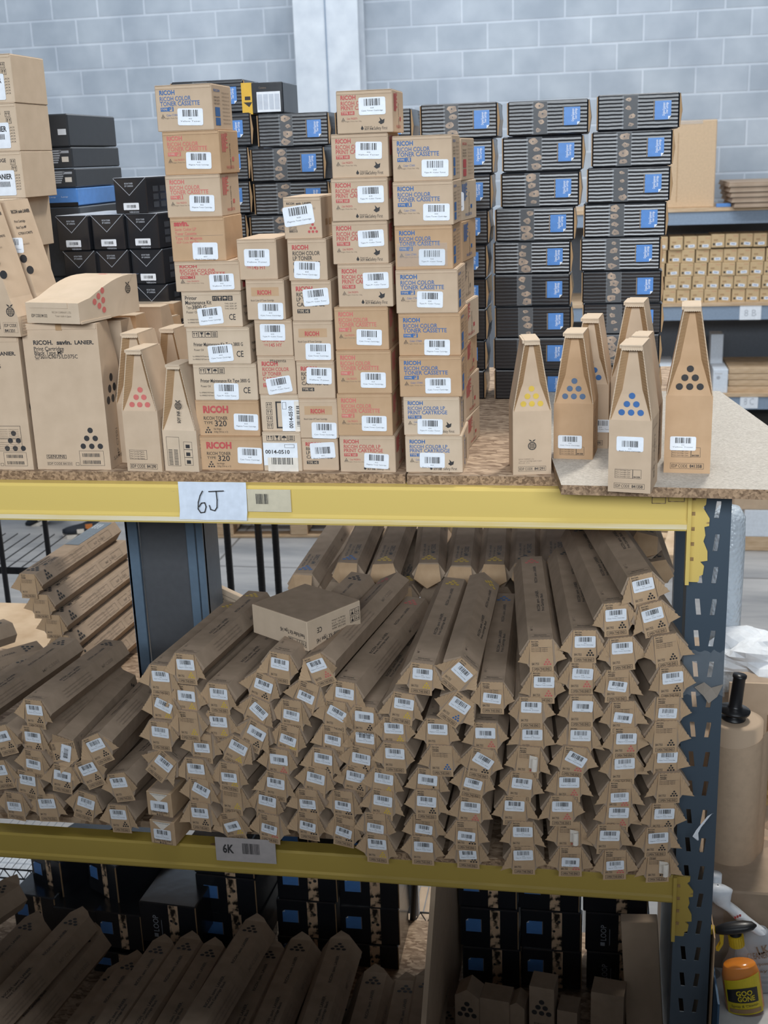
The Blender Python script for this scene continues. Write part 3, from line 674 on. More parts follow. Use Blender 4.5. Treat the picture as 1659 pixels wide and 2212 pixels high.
# ---- tapered bottle cartons ----
def bottle(xl,xr,yb_,xt0,xt1,yt,ysh,zd,yaw,mat,ink,lab,D=.085,art=0,label=None,Yfix=None,cat='bottle carton'):
    g=G((xl+xr)/2,yb_,zd) if Yfix is None else P((xl+xr)/2,yb_,Yfix)
    Y=g.y; W=(P(xr,yb_,Y).x-P(xl,yb_,Y).x)*(1.0); H=P((xt0+xt1)/2,yt,Y).z-zd; T=P(xt1,yt,Y).x-P(xt0,yt,Y).x; h1=P(xl,ysh,Y).z-zd
    xo=(P((xt0+xt1)/2,yt,Y).x-g.x)
    W=W*math.cos(abs(yaw)*.5)
    w2,t2=W/2,T/2; b=MB()
    prof=[(-w2,0),(w2,0),(w2,h1),(t2,H),(-t2,H),(-w2,h1)]; n=6
    v=[(x,0,z) for x,z in prof]+[(x,D,z) for x,z in prof]
    f=[(i,(i+1)%n,n+(i+1)%n,n+i) for i in range(n)]+[tuple(range(2*n-1,n-1,-1)),(0,1,2,5)]
    b.add(v,f,mat)
    rim=.0016; inw=.0105; dp=.013
    # rim edges of the side walls (card thickness) and recessed tapered panel
    for sg in(-1,1):
        m_=50; out=[];inn=[];pan=[]
        for i in range(m_+1):
            t=i/m_; zz_=h1+(H-h1)*t; xx=w2+(t2-w2)*t
            out.append((sg*xx,-.0005,zz_)); inn.append((sg*(xx-rim),-.0005+(.0006 if i%2 else 0),zz_))
            dd=dp*min(1,t*3.0)**.7; iw=inw*min(1,t*2.2+.12); pan.append((sg*(xx-rim-iw),dd,zz_-(.004 if i==m_ else 0)))
        k=m_+1
        b.add(out+inn,[(i,i+1,k+i+1,k+i) for i in range(m_)],KR3)
        b.add(inn+pan,[(i,i+1,k+i+1,k+i) for i in range(m_)],KIN)
        if sg==1: Rp=pan
        else: Lp=pan
    k=len(Lp)
    b.add(Lp+Rp,[(i,i+1,k+i+1,k+i) for i in range(k-1)],mat)
    F=FF(-w2,0,0)
    # dots on recessed panel
    if ink:
        zc=h1+(H-h1)*.10; FD=FF(0,.0085,0); FD=FF(0,0,0)@Matrix.Translation((0,0,0))
        p_=W*.22; r_=W*.075
        for i,row in enumerate((3,2,1)):
            zz_=zc+i*p_*.86; t=(zz_-h1)/(H-h1); dd=dp*min(1,max(t,.02)*3.0)**.7
            for j in range(row): b.dot(FF(0,dd-.0012,0),(j-(row-1)/2)*p_,zz_,r_,ink,16,.0006)
    if art in(1,2):
        b.text(F,'EDP CODE',W*.17,H*.035,W*.075,BK,W*.34); b.text(F,{1:'841291',2:'841358'}[art] if yaw<.2 else '841291',W*.56,H*.035,W*.075,BK,W*.26,.02); b.frame(F,W*.14,H*.027,W*.72,W*.13,.0005,BK)
        if art==2:
            b.frame(F,W*.16,H*.10,W*.42,W*.22,.0005,BK); b.frame(F,W*.58,H*.10,W*.2,W*.22,.0005,BK)
            for q in range(4): b.text(F,'Print Cartridge Cyan',W*.18,H*.10+W*.03+W*.05*q,W*.03,BK,W*.34)
            b.text(F,'841358',W*.6,H*.10+W*.02,W*.04,BK,W*.15,.03)
        else:
            apple(b,F,W*.5,H*.22,W*.22)
            for q,t_ in enumerate(('RICOH COMPANY, LTD.','Toner and Cartridge made in Japan','Ricoh Co.')): b.text(F,t_,W*.15,H*.115-q*W*.05,W*.036,GY,W*(.4,.6,.3)[q])
    if art==4:
        for q in range(3): b.frame(F,W*.60,H*(.06+.075*q),W*.25,W*.22,.0006,BK); b.rect(F,W*.66,H*(.075+.075*q),W*.12,W*.1,BK)
        b.frame(F,W*.10,H*.05,W*.38,H*.28,.0006,BK)
        for q in range(14): b.rect(F,W*.14,H*(.06+.011*q),W*.12,H*.005,BK); b.rect(F,W*.30,H*(.06+.011*q),W*.12,H*.005,BK)
        apple(b,FF(0,.006,0),0,H*.62,W*.2); b.text(FF(0,.003,0),'SOY INK',W*.05,H*.46,W*.09,BK,H*.12,.02,R(90))
    if art==5:
        b.text(F,'EDP CODE',W*.12,H*.03,W*.09,BK,W*.4,.01); b.text(F,'841290',W*.57,H*.03,W*.09,BK,W*.26,.02); b.frame(F,W*.09,H*.02,W*.78,W*.14,.0006,BK)
        b.frame(F,W*.1,H*.10,W*.5,W*.26,.0006,BK)
        for q in range(4): b.text(F,'Print Cartridge Magenta',W*.13,H*.105+W*.06*q,W*.035,BK,W*.4)
    # printed right side
    Fs=FR(w2,0,0); b.text(Fs,'MP C7501',D*.5,h1*.15,D*.12,GY,h1*.6,.01,R(90)); b.frame(Fs,D*.15,h1*.3,D*.6,h1*.25,.0008,GY); b.frame(Fs,D*.15,h1*.62,D*.6,h1*.25,.0008,GY)
    o=b.build('bottle_carton',None,(g.x,Y,zd),(0,0,yaw)); tag(o,lab,cat,'tapered bottle cartons')
    # serrated cap flap
    c=MB(); nn=18; top=[];low=[]
    for i in range(nn+1):
        x=-t2+T*i/nn; top.append((x,-.001,H)); low.append((x,-.004,H-.006-(.0012 if i%2 else 0)))
    c.add(top+low,[(i,i+1,nn+1+i+1,nn+1+i) for i in range(nn)],KR3); c.box(-t2,t2,-.004,D*.9,H,H+.0025,KR3); c.box(-t2-.004,-t2,.0,D*.8,H-.004,H+.002,KR3)
    c.build('cap_flap',o)
    if label: barlabel(o,-w2+W*label[0],H*label[1],.046,.026,0,label[2])
    # lean of the upper body is rendered by a shear-free tilt about the base
    return o
bottle(1108,1191,1025,1135,1168,737,888,DZ,R(9),KR,YL,'bottle carton with yellow dot pyramid, leftmost of the right group',.085,1)
bottle(1195,1280,1011,1228,1268,722,872,DZ,R(-6),KR2,flat('ink_slate_blue',(.10,.16,.27),.6),'orange tan bottle carton with slate blue dots and barcode label',.085,2,(.42,.20,1))
bottle(1232,1313,968,1262,1297,690,830,PZ,R(-6),KR,BL,'half hidden bottle carton just behind the slate blue dotted one',.085,1,(.80,.18,2))
bottle(1316,1412,965,1345,1385,655,815,PZ,R(-8),KR,BL,'tall plain bottle carton behind the front cyan bottle carton',.085,0)
bottle(1338,1418,1005,1369,1402,728,880,PZ,R(-10),KR,BL,'bottle carton squeezed right behind the front cyan one',.07,0)
bottle(1312,1405,1064,1346,1392,748,908,PZ,R(-10),KR,BL,'front bottle carton with bright blue dots near the board edge',.09,2,(.50,.34,3))
bottle(1433,1533,1022,1481,1518,664,855,PZ,R(-4),KR2,BK,'tallest bottle carton with black dots on the particle board',.09,2,(.40,.185,4))
# left group of small bottle cartons
bottle(262,352,1000,283,318,722,872,DZ,R(-3),KR,None,'small bottle carton behind the magenta dotted one',.085,0)
bottle(275,352,1018,276,310,758,888,DZ,R(-4),KR,PK,'small bottle carton with pink dot pyramid left of maintenance kits',.09,5)
bottle(356,432,1018,365,395,790,930,DZ,R(-6),KR3,None,'small bottle carton with apple emblem and symbols beside TYPE 320 cartons',.07,4)
bottle(350,415,960,362,392,712,840,DZ,R(-5),KR,None,'small bottle carton behind the apple emblem carton',.08,0)
bottle(322,390,925,335,375,690,800,DZ,R(-8),KR2,None,'rearmost small bottle carton beside the first tall stack',.08,0)

# ---- wedge cartons at left ----
def wedge(W,Wt,H,h1,D,loc,rot,mat,lab,art):
    # profile in xz, right side slants in above h1; depth D
    prof=[(0,0),(W,0),(W,h1),(Wt+(W-Wt)*.45,h1+(H-h1)*.5+.0),(Wt,H),(0,H)]
    b=MB(); b.prism(prof,0,D,mat); art(b,W,Wt,H,h1,D)
    o=b.build('wedge_carton',None,loc,rot); tag(o,lab,'carton','wedge cartons at the left end')
    return o
def art_broad(txt1,txt2):
    def a(b,W,H):
        F=FF(-W/2,0,0)
        b.text(F,'RICOH.',W*.14,H*.865,W*.055,BK,W*.26,.03); b.text(F,'savin.',W*.45,H*.865,W*.055,BK,W*.20,.04); b.text(F,'LANIER.',W*.69,H*.865,W*.05,BK,W*.25,.03)
        for q,t in enumerate(txt1): b.text(F,t,W*.14,H*(.825-.027*q),W*.05,BK,W*(.4,.39,.57)[q] if q<3 else None,.008)
        b.tri6(F,W*.17,H*.765,W*.018,W*.007,GY); b.text(F,'Color: BLACK',W*.22,H*.77,W*.025,GY,W*.2)
        b.tri6(F,W*.77,H*.165,W*.115,W*.037,BK)
        b.frame(F,W*.14,H*.075,W*.27,H*.028,.0008,BK); b.text(F,'GENUINE',W*.155,H*.081,W*.042,BK,W*.24,.01)
        b.frame(F,W*.14,H*.028,W*.34,H*.024,.0006,GY); b.text(F,'EDP CODE 841331',W*.15,H*.033,W*.03,BK,W*.32); b.frame(F,W*.53,H*.028,W*.045,H*.022,.0006,BK)
        b.frame(F,W*.59,H*.028,W*.33,H*.105,.0006,BK)
        rr=random.Random(3)
        for row in(.09,.04):
            q=W*.63
            while q<W*.87: d=rr.choice((.001,.0018)); b.rect(F,q,H*row,d,H*.025,BK); q+=d+.0014
    return a
# box B : broad face front, wedge profile seen on the right
def broad(xl,xr,yt,yb_,zd,lab,txt,Y=None,D=.105,mat=KR,art=True,yaw=0,top=.055):
    g=G((xl+xr)/2,yb_,zd) if Y is None else P((xl+xr)/2,yb_,Y); Y=g.y
    W=P(xr,yb_,Y).x-P(xl,yb_,Y).x; H=P((xl+xr)/2,yt,Y).z-zd
    b=MB(); prof=[(0,0),(D,0),(D,H*.52),(D*.86,H*.74),(top,H),(0,H)]
    # extrude along x : build with y as profile
    n=len(prof); v=[(-W/2,y,z) for y,z in prof]+[(W/2,y,z) for y,z in prof]
    b.add(v,[(i,(i+1)%n,n+(i+1)%n,n+i) for i in range(n)]+[tuple(range(n)),tuple(range(n,2*n))],mat)
    if art: art_broad(txt,None)(b,W,H)
    F=FR(W/2,0,0); b.tri6(F,D*.45,H*.47,D*.24,D*.085,BK)
    b.text(F,'MP C7501',D*.5,H*.06,D*.1,GY,H*.2,.01,R(90)); b.text(F,'SAVIN',D*.2,H*.05,D*.08,GY,D*.5)
    # serrated rim ridge along the profile
    rim=MB(); m_=len(prof)
    o=b.build('wedge_carton',None,(g.x,Y,zd),(0,0,yaw)); tag(o,lab,'carton','wedge cartons at the left end')
    f=MB(); f.box(-W/2+.002,W/2-.002,-.0015,.0,H-.01,H,mat); f.box(-W*.04,W*.04,-.0017,-.0014,H-.012,H+.0005,KIN); f.box(-W/2+.001,W/2-.001,-.0015,top,H,H+.0015,KR3); f.build('tuck_flap',o)
    return o
T1=['Print Cartridge','Black Type MP','C7501/C9075/LD375C']
broad(82,240,700,1014,DZ,'large kraft print cartridge carton lettered C7501 on top shelf',T1,None,.10,KR,True,R(0))
for i,Y in enumerate((.118,.232,.346,.46,.574)):
    X0=P(161,1014,.003).x+(.012,.0,.016,.006,.02)[i]
    W=.145; H=.288-(.0,.004,.0,.006,.012)[i]; D=.100; top=.05
    b=MB(); prof=[(0,0),(D,0),(D,H*.52),(D*.86,H*.74),(top,H),(0,H)]; n=6
    v=[(-W/2,y,z) for y,z in prof]+[(W/2,y,z) for y,z in prof]
    b.add(v,[(k,(k+1)%n,n+(k+1)%n,n+k) for k in range(n)]+[tuple(range(n)),tuple(range(n,2*n))],[KR,KR2][i%2])
    b.tri6(FR(W/2,0,0),D*.45,H*.47,D*.24,D*.085,BK)
    o=b.build('wedge_carton',None,(X0,Y,DZ),(0,0,R(-2))); tag(o,f'wedge carton standing {NTH[i]} behind the large C7501 carton','carton','wedge cartons at the left end')
    f=MB(); f.box(-W/2,W/2,-.001,top,H,H+.0015,KR3); f.build('tuck_flap',o)
# left edge lower carton LC155
broad(-75,73,728,1014,DZ,'kraft wedge carton at left edge lettered LC155 with warning panels',['Print Cartridge','Black Type','MP C6003/LC155'],None,.105,KR,True,0)
o=[x for x in C.objects if x.get('label','').startswith('kraft wedge carton at left')][0]
b=MB(); F=FF(0,-.0012,0)
for q in(.074,.044):
    b.frame(F,.0,q*.9,.058,.026,.0006,BK)
    for k in range(4): b.text(F,'Avertissement  Advertencia',.003,q*.9+.004+.0045*k,.0022,GY,.05)
b.build('warning_print',o)
# two upper wedge cartons, profile facing front, slanted face to the right
def upwedge(x0,xb,xt,yt,yb_,Y,zd,D,mat,lab,yaw):
    A=P(x0,yb_,Y); W=P(xb,yb_,Y).x-A.x; H=P(xt,yt,Y).z-zd; Wt=P(xt,yt,Y).x-P(x0,yt,Y).x+.02
    W=.125;Wt=.061
    b=MB(); prof=[(0,0),(W,0),(W*.98,H*.15),(W*.87,H*.29),(Wt,H),(0,H)]; b.prism(prof,0,D,mat)
    # slanted text face frame
    p0=Vector((W*.87,0,H*.29)); p1=Vector((Wt,0,H)); u=(p1-p0); Ls=u.length; u.normalize(); r_=Vector((0,1,0)); nn=r_.cross(u)
    F=Matrix(((r_.x,u.x,nn.x,p0.x),(r_.y,u.y,nn.y,p0.y),(r_.z,u.z,nn.z,p0.z),(0,0,0,1)))
    b.text(F,'RICOH savin LANIER',D*.12,Ls*.86,D*.08,BK,D*.78,.03)
    for q,t in enumerate(('Print Cartridge','Black Type MP','C7501/C9075')): b.text(F,t,D*.12,Ls*(.76-.065*q),D*.06,BK,D*(.45,.42,.6)[q],.01)
    b.text(F,'Color: BLACK',D*.14,Ls*.52,D*.04,GY,D*.3)
    F2=FR(W,0,0)
    b.frame(F2,D*.08,H*.02,D*.8,H*.13,.0006,GY)
    for q in range(5): b.text(F2,'Avertissement  Advertencia',D*.12,H*(.03+.022*q),D*.03,GY,D*.7)
    Fq=FF(0,0,0); b.tri6(Fq,W*.62,H*.47,W*.20,W*.068,BK); apple(b,Fq,W*.86,H*.19,W*.15)
    b.text(Fq,'EDP CODE',W*.72,H*.075,W*.05,BK,W*.22,.01); b.text(Fq,'841331',W*.72,H*.035,W*.05,BK,W*.18,.02); b.frame(Fq,W*.7,H*.03,W*.26,H*.08,.0005,GY)
    for q in range(16): b.rect(Fq,W*.55,H*(.06+.01*q),W*.1,H*.005,BK)
    o=b.build('wedge_carton',None,(A.x,Y,zd),(0,0,yaw)); tag(o,lab,'carton','wedge cartons at the left end')
    barlabel(o,W*.55,H*.66,.05,.030,0,2)
    f=MB(); f.box(0,Wt,-.001,D,H,H+.0016,KR3); f.build('tuck_flap',o); return o
zl=DZ+.2525
zl=P(0,728,.003).z+.002
upwedge(-72,65,-5,437,722,.004,zl,.078,KR,'upper wedge carton with black dot pyramid at the left edge',R(-7))
upwedge(-14,120,55,432,700,.098,zl,.085,KR,'upper wedge carton with slanted text face, second from left edge',R(-7))
# curved carton lying on top with pink dots
g=P(150,690,.0); zt=P(161,700,.003).z+.004
b=MB(); Wl=.128; Dd=.20; Hh=.078
prof=[(0,0),(0,.040)]+[(.02+.15*t,.040+(Hh-.040)*math.sin(t*math.pi/2)**1.1) for t in [i/8 for i in range(1,9)]]+[(Dd,Hh*.99),(Dd,0)]
n=len(prof); v=[(-Wl/2,y,z) for y,z in prof]+[(Wl/2,y,z) for y,z in prof]
b.add(v,[(i,(i+1)%n,n+(i+1)%n,n+i) for i in range(n)]+[tuple(range(n)),tuple(range(n,2*n))],KR3)
F=FR(Wl/2,0,0)
for i,row in enumerate((3,2,1)):
    for j in range(row): b.dot(F,.080-i*.014+.0*j,.018+(j+(3-row)/2)*.019,.0062,PK,14)
apple(b,F,.165,.05,.018)
F=FF(-Wl/2,0,0); b.text(F,'EDP CODE 841332',Wl*.1,.012,.006,BK,Wl*.3,.01); b.text(F,'RICOH COMPANY, LTD.',Wl*.5,.02,.004,GY,Wl*.36); b.text(F,'Toner made in Japan',Wl*.55,.013,.004,GY,Wl*.3)
FTt=FT(-Wl/2,.172,Hh-.0003); b.rect(FTt,.05,.0,.02,.012,PK); b.text(FTt,'SAVIN RICOH LANIER',.08,.0,.006,GY,.07); b.text(FTt,'C7501',.1,.012,.006,BL,.05)
o=b.build('curved_carton',None,(P(112,690,-.02).x,-.015,zt),(0,0,R(-14))); tag(o,'pale curved toner carton with pink dots lying across the C7501 carton','carton')
f=MB(); f.box(-Wl*.42,Wl*.3,-.0016,-.0002,.030,.0405,KR3); f.box(Wl/2-.0002,Wl/2+.0012,.004,.10,-.001,.004,KR3); f.build('tuck_flap',o)
# tall stack of LANIER cartons at the left frame edge
z=DZ; Yl=.27
ys=[(115,220),(222,327),(327,432)]
zz3=[P(20,a,Yl).z for a,_ in ys]
hh=zz3[0]-zz3[1]
zs=[zz3[0]-hh*(k+1) for k in range(3)]
nlow=max(1,round((zs[-1]-DZ)/hh)); hl=(zs[-1]-DZ)/nlow
allz=[(zs[k],hh) for k in range(3)]+[(DZ+hl*(nlow-1-k),hl) for k in range(nlow)]
for k,(zb,hx) in enumerate(allz):
    xr=(27,38,50)[k] if k<3 else 48; ypx=(170,275,380)[k] if k<3 else 420+105*(k-2)
    X=P(xr,ypx,Yl).x; W=.16
    def art(b,W,H):
        F=FF(-W/2,0,0); b.text(F,'TONER CARTRIDGE',W*.3,H*.78,H*.08,BK,W*.48,.02); b.text(F,'TYPE 145 BLACK',W*.3,H*.66,H*.08,BK,W*.36,.02)
        shipicons(b,F,W*.84,H*.72,H*.12,1); shipicons(b,F,W*.85,H*.58,H*.12,1)
        for q in range(6): b.text(F,'BLACK',W*.86,H*(.48-.06*q),H*.035,BK,W*.1)
    o=carton('toner_carton',W,.16,hx-.001,(X-W/2,Yl,zb),0,KR3,(f'pale LANIER toner carton at the left frame edge, {ORD[k]} visible' if k<3 else f'pale toner carton under the LANIER ones, {NTH[k-3]} below them'),'carton','toner cartons on the top shelf',art)
    l=MB(); F=FF(0,0,0); l.rect(F,-.042,-.026,.084,.052,WH,0,.003); l.text(F,'LANIER',.0,.008,.011,BK,.036,.03)
    for q in range(6): l.rect(F,-.038,.015-.007*q,.026,.004,GY,.0003)
    for q in range(9): l.rect(F,.004+.003*q,-.008,.0016,.011,BK,.0003)
    l.build('shipping_label',o,(W*.12,-.0014,hx*.33))

# ================= REAR OF TOP SHELF =================
def photo_strip(b,F,x,y,w,h,seed=0):
    rr=random.Random(seed)
    b.rect(F,x,y,w,h,TANB,.0004)
    n=max(2,round(h/(w*1.05)))
    for q in range(n*2):   # small tan picture shapes of uneven outline
        cx=x+w*(.28+.46*rr.random()); cy=y+h*(q+.5)/(n*2); sz=w*(.10+.16*rr.random())
        b.add([(min(x+w,max(x,cx+sz*(1.3+.9*rr.random())*math.cos(R(a)))),min(y+h,max(y,cy+sz*(.8+.7*rr.random())*math.sin(R(a)))),.0007) for a in range(0,360,36)],[tuple(range(10))],TANF,F)
        b.dot(F,cx-sz*.2,cy,sz*.3,BK,6,.0009)
TANB=flat('strip_dark',(.035,.032,.032),.2); TANF=noisy('strip_tan',(.20,.13,.08),(.60,.42,.28),60,.3)
_lp={}
def loopbox(W,D,H,loc,yaw,lab,mode='wide',lowrib=False,grp='glossy black LOOP cartons',cat='carton',seed=0,sticker=True,logo=False):
    b=MB(); b.box(-W/2,W/2,0,D,0,H,(LPL if lowrib else LP) if mode=='wide' else LPS,None,.003)
    F=FF(-W/2,0,0)
    o=b.build('glossy_black_carton',None,loc,(0,0,yaw)); tag(o,lab,cat,grp)
    p=MB()
    if mode=='wide':
        photo_strip(p,F,W*.32,.003,W*.17,H-.006,seed); p.rect(F,W*.30,.002,W*.20,H-.004,TAPE,.0014)
        p.build('picture_strip',o,(0,-.0004,0))
        s=MB(); x0,y0,w,h=W*.70,H*.26,W*.20,H*.52
        s.add([(x0,y0,0),(x0+w*.82,y0,0),(x0+w,y0+h*.18,0),(x0+w,y0+h,0),(x0,y0+h,0)],[(0,1,2,3,4)],STB,F)
        s.add([(x0+w*.82,y0,.0003),(x0+w,y0+h*.18,.0003),(x0+w*.82,y0+h*.18,.0003)],[(0,1,2)],WH,F); s.rect(F,x0-.003,y0,.002,h,GY,.0003)
        s.text(F,'Original Equipment',x0+w*.62,y0+h*.2,.006,WH,h*.7,.01,R(90),.0005); s.text(F,'Toner Cartridge',x0+w*.80,y0+h*.3,.006,WH,h*.6,.01,R(90),.0005)
        s.build('blue_sticker',o,(0,-.0012,0))
        # raised end flap with bare card edge
        e=MB(); e.prism([(W/2,.003),(W/2+.0022,.003),(W/2+.007,H*.5),(W/2+.0022,H-.002),(W/2,H-.002)],-.001,D*.6,LPS); e.prism([(W/2+.0004,.004),(W/2+.0022,.004),(W/2+.0066,H*.5),(W/2+.0022,H-.003),(W/2+.0004,H-.003)],-.0016,-.0010,KIN); e.build('end_flap',o); e=MB(); e.box(-W/2-.002,-W/2,-.001,D*.6,.003,H-.003,KIN); e.build('end_flap',o)
    else:
        p.rect(F,W*.52,.002,W*.17,H-.004,TAN,.0004); p.dot(F,W*.56,H*(.3+.1*(seed%4)),W*.025,BK,8,.0008); p.dot(F,W*.64,H*(.75-.1*(seed%3)),W*.03,BK,8,.0008); p.build('picture_strip',o,(0,-.0004,0))
        if sticker:
            s=MB(); x0,y0,w,h=W*.10,H*.40,W*.27,H*.33
            s.add([(x0,y0,0),(x0+w,y0,0),(x0+w,y0+h,0),(x0+w*.15,y0+h,0),(x0,y0+h*.85,0)],[(0,1,2,3,4)],STB,F); s.add([(x0,y0+h*.85,.0003),(x0+w*.15,y0+h,.0003),(x0+w*.15,y0+h*.85,.0003)],[(0,1,2)],WH,F)
            s.rect(F,x0+w*.97,y0,w*.04,h,GY,.0003); s.build('blue_sticker',o,(0,-.001,0))
        if logo:
            s=MB(); s.text(F,'LOOP',W*.33,H*.30,H*.13,WHD,H*.40,0,R(90),.0004); s.rect(F,W*.24,H*.16,W*.07,H*.09,WHD,.0004); s.rect(F,W*.38,H*.18,W*.008,H*.42,WHD,.0004); s.build('printed_logo',o,(0,-.0006,0))
        e=MB(); e.box(W/2-.001,W/2+.0012,-.0014,.002,.003,H-.003,KIN); e.build('end_flap',o)
    return o
WHD=flat('print_pale_grey',(.42,.45,.50),.4)
def loopstack(rows,Y,D,zbase,pos,yaw=0,sd=0):
    z=zbase; n=len(rows)
    for i,(xl,xr,yt,yb_) in enumerate(reversed(rows)):
        Yi=Y+random.uniform(-.006,.006); a=P(xl,(yt+yb_)/2,Yi); c=P(xr,(yt+yb_)/2,Yi); zt=P((xl+xr)/2,yt,Yi).z
        W=c.x-a.x-.009
        loopbox(W,D,zt-z-.0012,((a.x+c.x)/2,Yi,z),yaw+random.uniform(-.015,.015),f'black carton, {ORD[n-1-i]} in {pos}','wide',i<4,seed=sd*20+i)
        z=zt
loopstack([(1093,1275,215,292),(1082,1262,292,370),(1079,1255,370,448),(1067,1244,448,521),(1064,1236,521,592),(1064,1235,592,661),(1067,1237,661,730),(1064,1236,730,798),(1066,1236,798,861)],.74,.16,DZ,'the glossy stack behind the yellow dot bottle',0,1)
loopstack([(1287,1472,201,281),(1275,1456,281,360),(1265,1451,360,437),(1258,1442,437,513),(1251,1430,513,584),(1254,1432,584,654),(1256,1432,654,722),(1252,1428,722,790),(1252,1428,790,857)],.74,.16,DZ,'the rightmost glossy stack',0,2)
loopstack([(905,1078,222,300),(895,1068,300,378),(892,1064,378,455),(888,1058,455,529),(884,1054,529,602),(884,1054,602,668),(884,1054,668,736),(884,1052,736,801),(884,1050,801,862)],.74,.16,DZ,'the glossy stack right of the fifth kraft stack',0,3)
loopstack([(722,892,236,312),(716,886,312,388),(712,882,388,464),(708,878,464,538),(706,876,538,610),(704,874,610,680),(702,872,680,745),(700,870,745,808),(698,868,808,868)],.76,.16,DZ,'the mostly hidden stack behind TYPE 160 cartons',0,4)
loopstack([(554,713,243,317),(540,703,317,391),(547,713,391,464),(539,705,464,535),(539,705,535,605),(539,705,605,674),(538,704,674,741),(538,704,741,806),(538,704,806,870)],.76,.16,DZ,'the glossy stack left of TYPE 160 cartons',0,5)
loopstack([(368,531,173,245),(372,546,245,318),(372,540,318,391),(374,544,391,464),(376,536,464,536),(376,536,536,606),(376,536,606,676),(376,536,676,742),(376,536,742,806),(376,536,806,870)],.76,.16,DZ,'the glossy stack behind the first tall stack',0,6)
# box with yellow tape on top of the fifth-left stack
a=P(531,240,.765); c=P(610,240,.765); zt=P(570,178,.765).z; z0=P(630,243,.76).z+.001
b=MB(); b.box(0,c.x-a.x,0,.15,0,zt-z0,LPS,None,.002); F=FF(0,-.0005,0); W=c.x-a.x; H=zt-z0
o=b.build('black_carton',None,(a.x+.004,.765,z0),(0,0,0)); tag(o,'small black carton with yellow tape and big white label atop glossy stack','carton')
b=MB(); b.rect(F,W*.28,H*.04,W*.64,H*.66,WH,0)
for q in range(4):
    b.rect(F,W*(.30+.155*q),H*.12,W*.13,H*.5,flat('label_pale_grey',(.55,.6,.68),.5) if q==0 else b.mats[1],.0003)
b.text(F,'Contents',W*.35,H*.8,H*.07,GY,W*.2); b.build('white_label',o)
b=MB(); b.box(-.012,.014,-.0015,.12,-.001,H+.001,flat('yellow_tape',(.75,.45,.04),.35)); b.rect(FF(0,-.0016,0),-.004,H*.45,.014,H*.12,BK,.0002); b.add([(-.008,H*.38,0),(.014,H*.38,0),(.006,H*.22,0)],[(0,1,2)],BK,FF(0,-.0018,0)); b.build('yellow_tape',o)
# black cube cartons with V shaped wrap fold
cubs=[(245,319,385,459,0,0),(122,192,466,537,1,0),(196,270,462,534,1,1),(268,346,461,531,1,2),(140,205,537,607,2,0),(205,282,534,604,2,1),(280,356,530,602,2,2),(158,220,607,676,3,0),(222,292,604,672,3,1),(294,364,602,670,3,2)]
Yc=.50
CW=.092; CH=.0815
for q in range(4,7): cubs+= [(172+14*(q-3)+75*k,238+14*(q-3)+75*k,607+69*(q-3),676+69*(q-3),q,k) for k in range(3)]
zrow={}
tops=[P(282,385,Yc).z,P(230,463,Yc).z]; ch=(tops[1]-DZ)/6
for (xl,xr,yt,yb_,rw,k) in cubs:
    zb=DZ+ch*(6-rw) ; xm_=P((xl+xr)/2,(yt+yb_)/2,Yc).x
    Wc=.084; Hc=ch-.001
    b=MB(); b.box(-Wc/2,Wc/2,0,.24,0,Hc,LPS,None,.002); F=FF(-Wc/2,0,0)
    edge=WHD
    for (x0,y0,x1,y1) in((0,Hc,Wc*.46,Hc*.52),(Wc*.46,Hc*.52,Wc,Hc)):
        stroke(b,[(x0,y0-.001),(x1,y1)],.0011,edge,FF(-Wc/2,-.0006,0))
    b.text(F,'RICOH TONER',Wc*.34,Hc*.82,Hc*.045,edge,Wc*.26,.02); b.text(F,'SP C430DN',Wc*.34,Hc*.75,Hc*.045,edge,Wc*.26,.02)
    b.text(F,'VERSION',Wc*.42,Hc*.02,Hc*.045,edge,Wc*.3,.02)
    Fs=FR(Wc/2,0,0)
    for q in range(3):
        for p_ in range(3): b.rect(Fs,.03+.035*p_,Hc*(.15+.22*q),.026,Hc*.16,flat('print_dark_grey',(.06,.065,.075),.4) if 'PDG' not in globals() else PDG,.0004)
    if 'PDG' not in globals(): PDG=[m_ for m_ in b.mats if m_.name.startswith('print_dark_grey')][0]
    o=b.build('black_cube_carton',None,(xm_,Yc,zb),(0,0,R(-8))); tag(o,f'film wrapped black cube carton, {["the single one on top","row just under the top one","third row down","fourth row down","fifth row down","sixth row down","bottom row"][rw]}, {["left","middle","right"][k] if rw else "alone"}','carton','film wrapped black cube cartons')
    barlabel(o,0,Hc*.20,.040,.016,0,3)
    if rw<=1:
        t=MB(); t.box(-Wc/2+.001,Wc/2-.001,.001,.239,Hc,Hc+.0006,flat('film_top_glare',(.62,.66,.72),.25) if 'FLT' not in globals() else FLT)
        FLT=t.mats[0]; t.build('wrapped_top',o)
